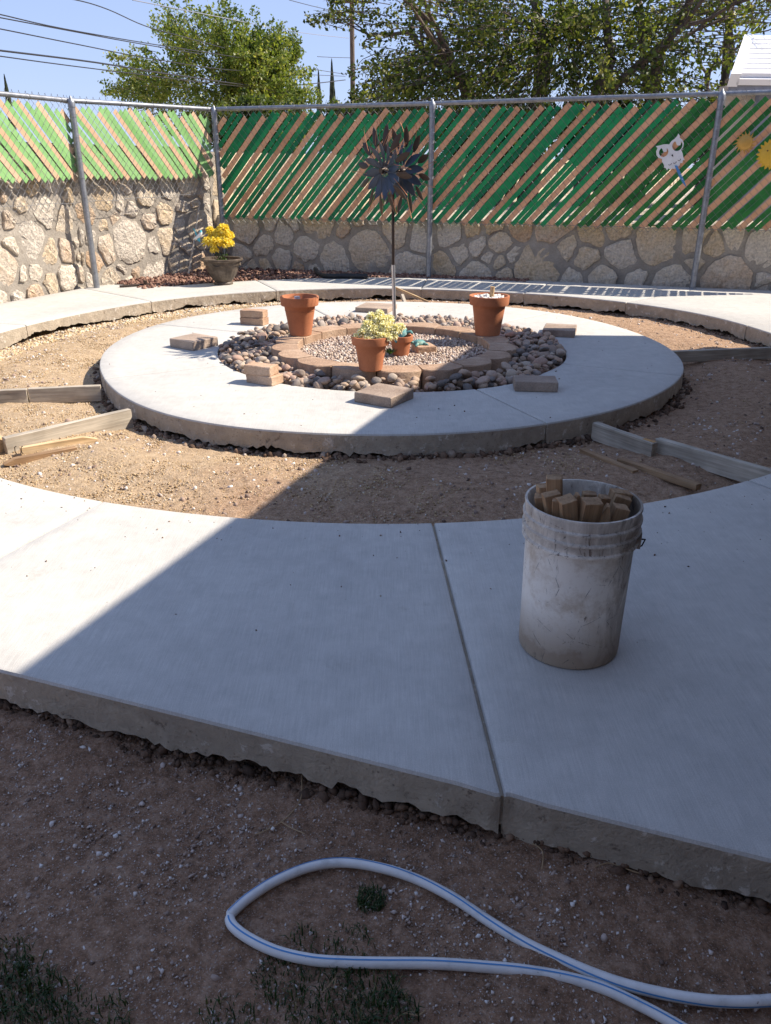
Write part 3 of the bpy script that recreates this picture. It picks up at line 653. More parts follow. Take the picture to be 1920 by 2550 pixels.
brick('paver','thick grey brown square paver on the far left of the ring path','paver',G0(423.4,864),G0(481,874.5),G0(547,860.5),.06,MT['paver'],0,.004,.001,seed=6)
brick('paver','smooth grey square paver at the front of the ring path, half in shade','paver',G0(881.6,1001),G0(972.8,1017.4),G0(1029.8,991.6),.055,MT['paver'],0,.004,.0008,seed=7)
brick('paver','reddish brown paver in the shade at the front right of the river rocks','paver',G0(1281,975),G0(1389,977.5),gp(1387,930,.057),.057,MT['paver'],0,.004,.001,seed=8,depth=.155)
brick('paver','dark brown paver on the right of the ring path at the shadow edge','paver',G0(1349.6,837),G0(1430,841.5),G0(1446,827),.05,MT['paver'],0,.004,.001,seed=9,depth=.27)
brick('paver','thin wide grey slab paver at the back of the ring behind the pole','paver',G0(884.4,777),G0(964.8,781.5),G0(995,768.5),.04,MT['paver'],0,.003,.0008,seed=10)
# ---------------------------------------------------------------- edging block ring
BC=V(.05,5.27,0); BI,BO,BT=.632,.785,.072
ba=[-161,-142,-120,-98,-77.7,-57,-38,-17,3,23,41,61,81,102,122,143,162,180]
bl=['tan edging block left of the ring, just in front of the left pot','tan edging block with a long curved edge at the front left of the ring','tan edging block between the front left corner and the flower pot','tan edging block carrying the pale flower pot','tan edging block just right of the pale flower pot','tan edging block at the front right, cut by the shade edge','shaded tan edging block at the right front of the ring','shaded tan edging block at the right of the ring','shaded tan edging block just in front of the right pot','tan edging block carrying the pot with white pebbles','tan edging block at the back right behind the pea gravel','tan edging block at the back, right of the turtle pot','tan edging block at the back behind the steel pole','tan edging block at the back behind the pale flowers','tan edging block at the back left of the pale flowers','tan edging block at the back, right of the left pot','tan edging block just behind the left pot','tan edging block carrying the left terracotta pot']
for k,a in enumerate(ba):
    b=ba[(k+1)%18]; b+=360 if b<a else 0; a_,b_=R(a+.35),R(b-.35); am=(a_+b_)/2; org=BC+V(math.cos(am),math.sin(am),0)*(BI+BO)/2
    mb=MB(); vs=[];n=8; rs=random.Random(k+40); lv=[(0,-.09),(.0,BT-.004),(.004,BT)]
    rings=[]
    for zi,(ins,z) in enumerate(lv):
        rg=[]
        for i in range(n+1):
            t=a_+(b_-a_)*i/n; f=abs(i/n-.5)*2; r=BO+.055*(1-f**2.5)-.035+rs.uniform(-.006,.006)*(zi<2); r-=ins
            rg.append(BC+V(math.cos(t)*r,math.sin(t)*r,z+(rs.uniform(-.004,.0) if zi==1 else 0)))
        for i in range(3,-1,-1):
            t=a_+(b_-a_)*i/3; r=BI+ins; rg.append(BC+V(math.cos(t)*r,math.sin(t)*r,z))
        rings.append(rg)
    m=len(rings[0]); vs=[p-org for rg in rings for p in rg]
    fs=[(l*m+i,l*m+(i+1)%m,(l+1)*m+(i+1)%m,(l+1)*m+i) for l in range(2) for i in range(m)]
    # top as strips between outer and inner arcs
    top=[2*m+i for i in range(m)]
    o_=top[:n+1]; i_=top[n+1:][::-1]
    fs.append(tuple(top))
    mb.add(vs,fs); tag(mb.build('edging_block',MT['block'],None,org+V(0,0,rs.uniform(-.003,.003)),smooth=30,rot=(rs.uniform(-.012,.012),rs.uniform(-.012,.012),0)),bl[k],'edging block','edging blocks around the pea gravel')
# ---------------------------------------------------------------- gravel and rocks inside the ring
mb=MB(); n=64; mb.add([BC+V(0,0,.004)]+[BC+V(math.cos(2*PI*i/n)*(BI+.06),math.sin(2*PI*i/n)*(BI+.06),.004) for i in range(n)],[(0,1+i,1+(i+1)%n) for i in range(n)])
pg=thing('pea_gravel',kind='structure',loc=(0,0,0)); mb.build('gravel_bed',MT['grit'],pg)
N=8500; rr=np.sqrt(RS.uniform(0,1,N))*(BI+.0); aa=RS.uniform(0,2*PI,N)
tag(scatter('pebbles',np.stack([BC.x+rr*np.cos(aa),BC.y+rr*np.sin(aa),.008+RS.uniform(0,.014,N)],-1),RS.uniform(.006,.0125,N),MT['pea'],1,(.6,.9),.12,parent=pg,smooth=True))
# river rocks: a layer of fill below, and the rocks in view one by one
def rock_me(i):
    bv,bf=ICO[3]; rs=np.random.RandomState(100+i); v=bv.copy()
    for _ in range(5):
        d=rs.normal(size=3); d/=np.linalg.norm(d); t=v@d; k=rs.uniform(.55,.85); v=v-np.outer(np.clip(t-k,0,None)*rs.uniform(.5,.9),d)
    for f in (1.7,3.1): 
        ph=rs.uniform(0,6,3); v=v*(1+.06/f*1.6*np.sin(v[:,[0]]*f*2+ph[0])*np.cos(v[:,[1]]*f*2+ph[1]+v[:,[2]]*f))
    v=v*np.array([1,rs.uniform(.6,.9),rs.uniform(.38,.64)])
    mb=MB(); mb.add(v.tolist(),bf.tolist()); return mb.mesh('river_rock',MT['rock'],180)
RM=[rock_me(i) for i in range(16)]
rsr=random.Random(21); placed=[]
def in_bed(x,y,m):
    a=math.atan2(y-C0.y,x-C0.x); r=math.hypot(x-C0.x,y-C0.y); rb=math.hypot(x-BC.x,y-BC.y)
    return r<rr_in(a)-m and rb>BO+.012+m*.55
t=0
cand=[]
while len(placed)<540 and t<60000:
    t+=1; s=rsr.choice([.021,.025,.029,.033,.038,.045])*rsr.uniform(.9,1.15)*(1 if t<14000 else .68)
    x,y=C0.x+rsr.uniform(-1.25,1.25),C0.y+rsr.uniform(-1.25,1.25)
    if not in_bed(x,y,s*.8): continue
    if all((x-a)**2+(y-b)**2>(.74*(s+c))**2 for a,b,c in placed): placed.append((x,y,s))
placed.sort(key=lambda p:p[1]-p[2]*10); rest=placed[300:]
for k,(x,y,s) in enumerate(placed[:300]):
    o=mob('river_rock',RM[rsr.randrange(16)],None,V(x,y,.018+.012*max(0,1-(math.hypot(x-BC.x,y-BC.y)-BO)/.12)+s*.22+rsr.uniform(-.010,.010)),(rsr.uniform(-.35,.35),rsr.uniform(-.35,.35),rsr.uniform(0,6.3))); o.scale=(s,s,s*rsr.uniform(.85,1.1))
    tag(o,'smooth rounded river rock in the bed around the edging block ring','river rock','river rocks around the edging block ring')
P=[(x,y,.012) for x,y,s in rest]; N=1900
while len(P)<N:
    x,y=C0.x+rsr.uniform(-1.25,1.25),C0.y+rsr.uniform(-1.25,1.25)
    if in_bed(x,y,.012): P.append((x,y,rsr.uniform(-.04,.008)))
scatter('river_rock_fill',P,np.concatenate([[p[2]*.85 for p in rest],RS.uniform(.018,.034,N-len(rest))]),MT['rock_t'],2,(.5,.75),.05,smooth=True)
bpy.data.objects['river_rock_fill']['kind']='stuff'
# ---------------------------------------------------------------- terracotta pots
def pot(label,base,r1,r0,h,rim,soil=True,group='terracotta pots in the ring',tilt=0):
    root=thing('terracotta_pot',label,'flower pot',base,0,group)
    f=lambda z:r0+(r1*.88-r0)*z/h; t=.012
    m=MB(); m.lathe([(0.001,0),(r0-.004,0),(r0,.004),(f(h-rim),h-rim)],40); m.build('body',MT['terra'],root,smooth=35)
    m=MB(); zr=h-rim; m.lathe([(f(zr)-.002,zr-.001),(r1*.955,zr),(r1*.97,zr+.006),(r1*.995,h-.006),(r1*.99,h),(r1-t,h),(r1-t-.002,h-.004),(r1*.86-t,h-rim),(f(h*.6)-t,h*.6)],40); m.build('rim',MT['terra'],root,smooth=35)
    if soil:
        m=MB(); zz=h-.03; n=24; m.add([V(0,0,zz)]+[V((r1*.93-t)*math.cos(2*PI*i/n),(r1*.93-t)*math.sin(2*PI*i/n),zz) for i in range(n)],[(0,1+i,1+(i+1)%n) for i in range(n)]); m.build('soil',MT['soil'],root)
    return root
def hgt(b,px,py): d=gy(px,py,b.y); return d.z-b.z
def potxy(px,py,z): p=gp(px,py,z); return p
# base pixel is the front of the foot; move back by the foot's radius
pL=potxy(745,842,BT); pL=pL+V(0,.118,0)
pl_=pot('left terracotta pot with a white block showing inside, standing on the edging blocks',pL,.133,.074,.262,.058,soil=False)
m=MB(); m.lathe([(.112,.235),(.06,.237),(.001,.238)],24); 
m=MB(); n=24; m.add([V(0,0,.17)]+[V(.105*math.cos(2*PI*i/n),.105*math.sin(2*PI*i/n),.17) for i in range(n)],[(0,1+i,1+(i+1)%n) for i in range(n)]); m.build('soil',MT['soil'],pl_)
m=MB(); m.box((0,0,.048),(.034,.028,.096),Matrix.Rotation(.4,3,'Z')); tag(m.build('foam_block',MT['white'],None,pL+V(-.012,-.03,.17)),'small white block standing inside the left terracotta pot','block')
pR=potxy(1217.6,839.7,BT)+V(0,.092,0)
pr_=pot('right terracotta pot filled with white pebbles and a wooden dowel',pR,.139,.085,.268,.060)
N=90; rr=np.sqrt(RS.uniform(0,1,N))*.105; aa=RS.uniform(0,6.28,N)
scatter('white_pebbles',np.stack([rr*np.cos(aa),rr*np.sin(aa),.246+RS.uniform(0,.012,N)],-1)+np.array(pR),RS.uniform(.010,.019,N),MT['white_rock'],1,(.6,.9),.15)
m=MB(); m.tube([V(0,0,-.12),V(.012,0,.075)],.0155,12); tag(m.build('wooden_dowel',MT['wood_l'],None,pR+V(.008,.01,.25),smooth=40),'short wooden dowel sticking out of the white pebbles in the right pot','dowel')
pF=potxy(922.8,926,BT)+V(0,.058,0)
pf_=pot('terracotta pot with pale yellow flowers on the front edging block',pF,.111,.066,.195,.046)
pS=potxy(998.4,890,.015)+V(0,.052,0)
ps_=pot('small terracotta pot with a turtle ornament, right of the pale flowers',pS,.079,.052,.132,.034)
# ---------------------------------------------------------------- flowers
def bloom(vs,fs,ts,c,r,n,rs,long=1.0):
    for i in range(n):
        z=rs.uniform(-.55,1); a=rs.uniform(0,2*PI); q=math.sqrt(max(0,1-z*z)); d=Vector((q*math.cos(a),q*math.sin(a),z)); 
        s=d.cross(Vector((rs.uniform(-1,1),rs.uniform(-1,1),rs.uniform(-1,1)))).normalized(); u=d.cross(s).normalized(); w_=r*.12*rs.uniform(.7,1.3); l=r*rs.uniform(.85,1.15)*long
        b=c+d*r*.25; m_=c+d*l*.75+u*r*.05; t=c+d*l*.92+u*r*rs.uniform(.05,.28)-Vector((0,0,r*.10)); o=len(vs)
        vs+=[b-s*w_*.4,b+s*w_*.4,m_+s*w_,m_-s*w_,t]; fs+=[(o,o+1,o+2,o+3),(o+3,o+2,o+4)]
        tn=min(1,max(0,rs.gauss(.5,.25))); ts+=[tn,tn]
def bouquet(name,label,cat,base,blooms,mat,rs,npet=110,leaf=60,leafr=.09,stems=True):
    root=thing(name,label,cat,base)
    if stems:
        m=MB()
        for (c,r) in blooms: m.tube([V(c.x*.1,c.y*.1,-.04),V(c.x*.5,c.y*.5,c.z*.45),c],.0022,4)
        tag(m.build('stems',MT['stem'],root),kind='stuff')
    for c,r in blooms:
        vs=[];fs=[];ts=[]; bloom(vs,fs,ts,V(0,0,0),r,npet,rs); m=MB(); m.v=[tuple(p) for p in vs]; m.f=fs; m.tone=ts; m.mi=[0]*len(fs); m.build('bloom',mat,root,c)
    vs=[];fs=[];ts=[]
    for i in range(leaf):
        a=rs.uniform(0,6.28); q=leafr*rs.uniform(.1,1); p=V(q*math.cos(a),q*math.sin(a),rs.uniform(.0,.07)); d=V(rs.uniform(-1,1),rs.uniform(-1,1),rs.uniform(-.2,.8)).normalized()*.03; s=d.cross(V(rs.random(),rs.random(),1)).normalized()*.009; o=len(vs)
        vs+=[p,p+d*.5+s,p+d,p+d*.5-s]; fs.append((o,o+1,o+2,o+3)); ts.append(rs.random())
    m=MB(); m.v=[tuple(p) for p in vs]; m.f=fs; m.tone=ts; m.mi=[0]*len(fs); tag(m.build('leaves',MT['stem'],root),kind='stuff')
    return root
def at_dep(px,py,y,base): return gy(px,py,y)-base
rs=random.Random(5)
fb=pF+V(0,0,.17); bp=[(917,812,.036,0),(935,842,.034,-.03),(905,830,.032,-.02),(947,797,.038,.03),(925,790,.028,.04),(958,815,.036,.0),(968,797,.03,.05),(985,822,.034,.01),(890,842,.026,-.03),(950,838,.03,-.04),(930,825,.034,-.02),(978,838,.026,-.01),(915,846,.026,-.05),(945,782,.024,.05),(965,840,.024,-.04),(998,815,.024,.02)]
bouquet('pale_flowers','bunch of pale yellow flowers in the front terracotta pot','flowers',fb,[(at_dep(x,y,pF.y+dy,fb),r*1.32) for x,y,r,dy in bp],MT['cream'],rs,170,26,.05)
# decorative planter with yellow mums in the corner
gP=gp(552,711,.0)+V(0,.105,0); pr=.235; 
planter=thing('planter','bronze urn planter with swirled fluting in the sunny corner','planter',gP)
ph=.268; prof=[(.001,0),(.098,0),(.102,.008),(.098,.022),(.088,.030),(.100,.045),(.132,.085),(.158,.14),(.170,.185),(.176,.2),(.182,.205),(.184,.225)]
fl=lambda a,z: 1+(.022*math.sin(16*a+z*9) if .045<z<.19 else 0)
m=MB(); m.lathe(prof,96,fn=fl); m.build('body',MT['planter'],planter,smooth=50)
m=MB(); m.lathe([(.182,.222),(.186,.232),(.216,.242),(.222,.252),(.219,.262),(.208,.266),(.196,.262),(.192,.24),(.188,.20)],64); m.build('rim',MT['planter'],planter,smooth=50)
m=MB(); n=32; m.add([V(0,0,.225)]+[V(.191*math.cos(2*PI*i/n),.191*math.sin(2*PI*i/n),.225) for i in range(n)],[(0,1+i,1+(i+1)%n) for i in range(n)]); m.build('soil',MT['soil'],planter)
m=MB(); m.tube([V(.19*math.cos(t),.19*math.sin(t),.215-.02*math.sin((t+1.9)/.5*PI)) for t in [-1.9+.5*i/8 for i in range(9)]],.006,8); m.build('handle',MT['planter'],planter,smooth=50)
m=MB(); m.tube([V(.19*math.cos(t),.19*math.sin(t),.215-.02*math.sin((t+.25)/.5*PI)) for t in [-.25+.5*i/8 for i in range(9)]],.006,8); m.build('handle',MT['planter'],planter,smooth=50)
yb=gP+V(0,0,.225); bp=[(556,571,.056,.0),(524,576,.045,.03),(541,581,.045,0),(518,603,.052,-.05),(538,603,.056,-.07),(562,591,.05,-.01),(572,586,.042,.04),(560,606,.056,-.05),(571,605,.044,.0),(534,622,.04,-.08),(548,592,.05,-.02),(527,588,.036,.0)]
bouquet('yellow_mums','bush of bright yellow flowers in the bronze planter','flowers',yb,[(at_dep(x,y,gP.y+dy,yb),r*1.32) for x,y,r,dy in bp],MT['mum'],rs,170,50,.10)
# ---------------------------------------------------------------- bird on a wire beside the mums
bc=gy(494,586,gP.y-.02); bird=thing('bird_ornament','turquoise and white bird ornament on a wire left of the yellow flowers','ornament',bc)
k=.0046
def bpt(x,z,y=0): return V(x*k,y*k,z*k)
m=MB(); m.tube([bpt(6,9),bpt(6.4,7),bpt(5.4,3),bpt(1,-2.5),bpt(-5,-5.5),bpt(-13,-9)],[.006,.015,.017,.021,.013,.002],10); m.build('body',MT['white'],bird,smooth=60)
m=MB(); m.tube([bpt(5.9,10.8),bpt(6.2,9.3),bpt(6,6.5)],[.004,.014,.0165],10); m.build('head',MT['teal_p'],bird,smooth=60)
m=MB(); m.tube([bpt(7.5,8.5),bpt(10.6,8)],[.004,.0006],6); m.build('beak',MT['gold'],bird)
for s in(-1,1):
    m=MB(); m.prism([(2,2),(-2,-2),(-9.5,14.5),(-11.5,14),(-6.5,.5),(-3,-4)] if s>0 else [(3,-3),(0,-6),(-4,-9.5),(3,-14.5),(4,-10)],lambda a,b,d:bpt(a,b,(3+d)*s),-.5,.5); m.build('wing',MT['teal_p'],bird)
m=MB(); m.tube([bpt(2,-10),V(.047,.0,-.135),V(.06,.02,-.19)],.0016,5); m.build('stake',MT['chrome'],bird)
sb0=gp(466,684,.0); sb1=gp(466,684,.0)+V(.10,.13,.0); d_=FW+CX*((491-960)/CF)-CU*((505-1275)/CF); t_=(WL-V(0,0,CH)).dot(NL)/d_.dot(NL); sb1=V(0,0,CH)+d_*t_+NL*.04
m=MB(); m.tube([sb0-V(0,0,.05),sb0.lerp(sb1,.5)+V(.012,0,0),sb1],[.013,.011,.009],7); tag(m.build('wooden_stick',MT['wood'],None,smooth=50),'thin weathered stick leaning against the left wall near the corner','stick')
# ---------------------------------------------------------------- small succulent, turtles, brick in the gravel
rs=random.Random(8)
def turtle(name,label,c,s,rz,rx=0,mat='verdi'):
    t=thing(name,label,'ornament',c,rz); t.rotation_euler=(rx,0,rz)
    m=MB(); m.lathe([(.03,0),(.034,.004),(.03,.014),(.02,.022),(.001,.026)],16,cap0=True,fn=lambda a,z:1+.12*math.cos(2*a)); m.v=[(x*s,y*s,z*s) for x,y,z in m.v]; m.build('shell',MT[mat],t,smooth=40)
    m=MB(); m.tube([V(.028,0,.008)*s,V(.042,0,.014)*s,V(.052,0,.02)*s,V(.06,0,.019)*s],[.006*s,.006*s,.0095*s,.004*s],8); m.build('head',MT[mat],t,smooth=60)
    for x,y in((.02,.026),(.02,-.026),(-.02,.026),(-.02,-.026)):
        m=MB(); m.tube([V(x*.8,y*.8,.006)*s,V(x*1.5,y*1.45,.004)*s,V(x*1.9,y*1.5,-.003)*s],[.008*s,.007*s,.004*s],6); m.build('leg',MT[mat],t,smooth=60)
bk=brick('brick','small reddish brick lying in the pea gravel right of the turtle pot','brick',gp(1023,873,.012),gp(1041,884,.012),gp(1066,869,.012),.05,MT['brick'],.012,.004,.0015,group=None,seed=14)
turtle('turtle_ornament','green turtle ornament on the small brick in the pea gravel',V(bk.location.x-.03,bk.location.y+.01,.063),1.25,R(200))
turtle('turtle_ornament','blue green turtle ornament climbing the rim of the small pot',pS+V(.0,-.0,.13),1.55,R(110),R(-25))
suc=thing('succulent','small grey green succulent rosette beside the pale flower pot','plant',V(.025,5.10,.02))
vs=[];fs=[];ts=[]
for i in range(26):
    a=i*2.4; r=.012+.0016*i; el_=1.3-.035*i; d=V(math.cos(a)*math.cos(el_),math.sin(a)*math.cos(el_),math.sin(el_)); s=d.cross(V(0,0,1)).normalized()*.008; p=V(0,0,.015); L=.02+r; o=len(vs); vs+=[p,p+d*L*.6+s,p+d*L,p+d*L*.6-s]; fs.append((o,o+1,o+2,o+3)); ts.append(.6+.4*rs.random())
m=MB(); m.v=[tuple(p) for p in vs]; m.f=fs; m.tone=ts; m.mi=[0]*len(fs); m.build('leaves',MT['stem'],suc)
# ---------------------------------------------------------------- garden wind spinner
sb=V(.064,5.531,0); sp=thing('wind_spinner','metal flower wind spinner on a tall pole in the middle of the ring','wind spinner',sb)
m=MB(); m.tube([V(0,0,-.05),V(-.017,0,.545)],.0122,12); m.build('pole_base',MT['chrome'],sp,smooth=50)
m=MB(); m.tube([V(-.017,0,.54),V(-.022,0,.98),V(-.021,.0,1.12)],.0098,12); m.build('pole',MT['darkmetal'],sp,smooth=50)
hb=V(-.021,0,1.125); yaw=R(50); ax=V(-math.sin(yaw),-math.cos(yaw),.02).normalized()
m=MB(); m.tube([hb-ax*.10,hb+ax*.10],.008,8); m.build('axle',MT['darkmetal'],sp,smooth=50)
def petal(l,w,r0,cup,n=6,thick=.0008,fold=.25):
    "a pointed leaf along +x from r0, rising along z towards the tip"
    m=MB(); vs=[]
    for i in range(n+1):
        f=i/n; x=r0+l*f; hw=w*math.sin(PI*min(1,(f*.92+.06)))**.8*(1 if i<n else .02); z=cup*(f**1.5)
        for s in(-1,0,1):
            for d in(-1,1): vs.append(V(x,s*hw,z+abs(s)*hw*fold+d*thick))
    fs=[]
    for i in range(n):
        for s in range(2):
            a=i*6+s*2; b=a+6; fs+=[(a,a+2,b+2,b),(a+1,b+1,b+3,a+3)]
        a=i*6; fs+=[(a,a+6,a+7,a+1),(a+4,a+5,a+11,a+10)]
    m.add(vs,fs); return m
def rotor(sign,cpos):
    a_=ax*sign; u=a_.cross(V(0,0,1)).normalized(); v=u.cross(a_); B=Matrix((u,v,a_)).transposed().to_4x4()
    ro=mob('rotor',None,sp,cpos); ro.rotation_euler=B.to_euler(); ro.empty_display_size=.05
    big=petal(.128,.021,.142,.02).mesh('outer_petal',MT['darkmetal'],50); small=petal(.142,.027,.04,-.03).mesh('inner_petal',MT['bluemetal'],50)
    sp_=MB(); sp_.tube([V(.01,0,.0),V(.05,0,-.005),V(.16,0,-.002)],.0021,5); sk_=sp_.mesh('spoke',MT['bluemetal'],50)
    cu=MB(); cu.tube([V(.15+.15*math.sin(t)*.9,.05*math.sin(t*1.1)+.022,-.012+.01*math.cos(t)) for t in [PI*i/14 for i in range(15)]],.0014,4); cm=cu.mesh('wire_curl',MT['copper'],60)
    for i in range(12):
        a=2*PI*i/12+.15*sign
        mob('outer_petal',big,ro,(0,0,.0),(R(12),0,a)); mob('inner_petal',small,ro,(0,0,.022),(R(-18),0,a+PI/12)); mob('spoke',sk_,ro,(0,0,.008),(0,0,a)); mob('wire_curl',cm,ro,(0,0,0),(0,0,a+.1))
    m=MB(); m.lathe([(.001,.045),(.012,.043),(.02,.034),(.022,.02),(.018,-.01)],16,cap1=True); m.build('hub',MT['darkmetal'],ro,smooth=40)
rotor(1,hb+ax*.095); rotor(-1,hb-ax*.095)
# ---------------------------------------------------------------- ornaments on the back fence
def onfence(px,py):
    d=FW+CX*((px-960)/CF)-CU*((py-1275)/CF); o=V(0,0,CH); p0=FM+NB*.03; t=(p0-o).dot(NB)/d.dot(NB); return o+d*t
def holed(name,outer,holes,mat,parent,T,d0,d1):
    "flat plate with holes, extruded"
    bm=bmesh.new(); ed=[]
    for lp in [outer]+holes:
        vs_=[bm.verts.new((a,b,0)) for a,b in lp]; ed+=[bm.edges.new((vs_[i],vs_[(i+1)%len(vs_)])) for i in range(len(vs_))]
    bmesh.ops.triangle_fill(bm,use_beauty=True,use_dissolve=False,edges=ed)
    bm.verts.index_update(); base=[(v.co.x,v.co.y) for v in bm.verts]; fs=[[v.index for v in f.verts] for f in bm.faces]; be=[(e.verts[0].index,e.verts[1].index) for e in bm.edges if len(e.link_faces)==1]; bm.free()
    n=len(base); m=MB(); m.add([T(a,b,d0) for a,b in base]+[T(a,b,d1) for a,b in base],[f[::-1] for f in fs]+[[i+n for i in f] for f in fs]+[(a,b,b+n,a+n) for a,b in be]); return m.build(name,mat,parent)
TF=lambda a,b,d: EB*a+V(0,0,b)+NB*d
oc=onfence(1675,389); owl=thing('owl_ornament','white metal owl cutout with big round eyes hanging tilted on the fence','ornament',oc)
ro_=R(24); sc_=.00070
def OW(lst): return [((x*math.cos(ro_)-y*math.sin(ro_))*sc_,(x*math.sin(ro_)+y*math.cos(ro_))*sc_) for x,y in lst]
outer=[(0,165),(40,195),(85,205),(125,225),(150,250),(160,215),(150,190),(178,150),(182,100),(160,55),(125,30),(132,-20),(125,-70),(135,-110),(110,-105),(95,-140),(70,-125),(45,-160),(10,-150),(-20,-175),(-50,-150),(-75,-160),(-95,-130),(-120,-150),(-128,-110),(-145,-100),(-138,-60),(-150,-10),(-140,25),(-178,55),(-195,100),(-185,150),(-155,185),(-170,215),(-120,205),(-60,195),(-25,180)]
def moon(cx,cy,r):
    o=[(cx+r*math.cos(t),cy+r*math.sin(t)) for t in [R(100)+R(290)*i/18 for i in range(19)]]
    c2=(cx+r*.45,cy+r*.42); i_=[(c2[0]+r*.66*math.cos(t),c2[1]+r*.66*math.sin(t)) for t in [R(5)-R(265)*(i/12)*1.0 for i in range(1,12)]]
    return o+[(c2[0]+r*.55*math.cos(t),c2[1]+r*.55*math.sin(t)) for t in [R(-45)-R(180)*i/8 for i in range(1,8)]]
holed('face_plate',OW(outer),[OW(moon(-95,100,62)),OW(moon(95,105,68))],MT['white'],owl,TF,.0,.004)
for cx_,cy_ in ((-60,-80),(5,-85),(70,-75)):
    m=MB(); m.tube([TF(*OW([(cx_+20*math.cos(t),cy_+16*math.sin(t))])[0],.0045) for t in [PI+PI*i/8 for i in range(9)]],.0026,5); m.build('feather_mark',MT['black'],owl)
m=MB(); m.prism(OW([(-14,20),(10,25),(4,-16)]),TF,.004,.007); m.build('beak',MT['black'],owl)
stp=onfence(1683,412); m=MB(); path=[stp+NB*.012,onfence(1690,428)+NB*.02,onfence(1700,450)+NB*.012,onfence(1708,464)+NB*.01]; vs=[]
strap=thing('fabric_strap','blue strap with white dots hanging below the white owl','strap',stp)
for i,p in enumerate(path):
    ww=[.012,.016,.015,.004][i]
    for s in(-1,1):
        for d in(0,.0025): vs.append(p+EB*s*ww+NB*d-stp)
m.add(vs,[f for i in range(3) for f in [(i*4,i*4+4,i*4+6,i*4+2),(i*4+1,i*4+3,i*4+7,i*4+5),(i*4,i*4+1,i*4+5,i*4+4),(i*4+2,i*4+6,i*4+7,i*4+3)]]); m.build('band',MT['blue'],strap)
for px,py in ((1694,434),(1691,441),(1699,446),(1697,438)):
    p=onfence(px,py)+NB*.026-stp; m=MB(); m.prism([(.004*math.cos(2*PI*i/8),.004*math.sin(2*PI*i/8)) for i in range(8)],lambda a,b,d:p+EB*a+V(0,0,b)+NB*d,-.006,.001); m.build('dot',MT['white'],strap)
def sunorn(label,px,py,rb,rt,n,mat,curl,eyes):
    c=onfence(px,py)+NB*.012; t=thing('sun_ornament',label,'ornament',c,0); o=[]
    for i in range(n):
        a=2*PI*i/n; da=PI/n
        o+=[(rb*math.cos(a-da*.8),rb*math.sin(a-da*.8)),(rb*1.25*math.cos(a-da*.1+curl*.5),rb*1.25*math.sin(a-da*.1+curl*.5)),(rt*math.cos(a+curl*1.6),rt*math.sin(a+curl*1.6)),(rb*1.2*math.cos(a+da*.5+curl*.3),rb*1.2*math.sin(a+da*.5+curl*.3))]
    m=MB(); m.prism(o,TF,0,.004); m.build('plate',MT[mat],t)
    m=MB(); m.lathe([(rb*.93,.004),(rb*.8,.012),(rb*.4,.02),(.001,.022)],20); m.v=[tuple(TF(x,y,z)) for x,y,z in m.v]; m.build('face',MT[mat],t,smooth=60)
    for e in eyes:
        m=MB(); m.prism([(e[0]+.007*math.cos(2*PI*i/10),e[1]+.007*math.sin(2*PI*i/10)) for i in range(10)],TF,.012,.019); m.build('eye',MT['black'],t)
sunorn('small rusty gold sun ornament with curly rays on the fence',1855,355,.066,.112,16,'gold',.12,[])
sunorn('bright yellow sun ornament with short rays on the fence at the right edge',1922,384,.108,.14,20,'yellow',0,[(-.045,.03),(.04,.03)])
# ---------------------------------------------------------------- boards and stakes
def board(name,label,cat,p,q,h,t,mat,z0,z1=None,group=None,point=0,roll=0):
    "board standing on edge from p to q; bottom at z0 (p end) and z1 (q end); h tall, t thick"
    z1=z0 if z1 is None else z1; P=V(p.x,p.y,z0); Q=V(q.x,q.y,z1); L=(Q-P).length; d=(Q-P).normalized()
    if point:
        m=MB(); hh=h/2; vs=[V(-L/2,-t/2,0),V(-L/2,t/2,0),V(-L/2,-t/2,h),V(-L/2,t/2,h),V(L/2-point,-t/2,0),V(L/2-point,t/2,0),V(L/2-point,-t/2,h),V(L/2-point,t/2,h),V(L/2,-t*.5,hh*.9),V(L/2,t*.5,hh*.9),V(L/2,-t*.5,hh*1.1),V(L/2,t*.5,hh*1.1)]
        m.add(vs,[(0,2,3,1),(0,4,6,2),(1,3,7,5),(2,6,7,3),(0,1,5,4),(4,8,10,6),(5,7,11,9),(6,10,11,7),(4,5,9,8),(8,9,11,10)])
    else: m=rbox((L,t,h),.0015,.0012,1,4,seed=int(abs(p.x*1000)))
    rz=math.atan2(d.y,d.x); ry=-math.asin(d.z)
    o=m.build(name,mat,None,(P+Q)/2,smooth=20); o.rotation_euler=(Matrix.Rotation(rz,4,'Z')@Matrix.Rotation(ry,4,'Y')@Matrix.Rotation(roll,4,'X')).to_euler()
    return tag(o,label,cat,group)
def gz(px,py,z): return gp(px,py,z)
FB='form boards between the ring and the walkway'
zt=-.022; hb_=.09
# upper left pair
board('form_board','short weathered form board at the left frame edge in the straw gravel','board',gz(-60,974,zt),gz(66,968,zt),hb_,.036,MT['wood'],zt-hb_,None,FB)
board('form_board','weathered form board running from the left frame edge to the ring, upper of the two','board',gz(70,967,zt),gz(250,959,zt),hb_,.036,MT['wood'],zt-hb_,None,FB)
fb3=board('form_board','long weathered form board below left of the ring with two bent nails','board',gz(8,1090,zt),gz(322,1018,zt),.105,.036,MT['wood'],zt-.105,None,FB)
board('form_board','pale end board crossing the long form board at the left edge','board',gz(-60,1110,-.03),gz(2,1082,-.02),.09,.036,MT['wood_l'],-.12,-.115,FB)
for px in (40,56):
    m=MB(); p=gp(px,1122,-.07); m.tube([p+V(0,-.0,-.015),p+V(0,-.012,-.004),p+V(.004,-.016,.022),p+V(.012,-.014,.026)],.0022,5); tag(m.build('bent_nail',MT['darkmetal'],None),('bent nail at the left end of the long left form board' if px==40 else 'bent nail just right of the other nail in the long left form board'),'nail','bent nails in the left form board')
zs=-.115
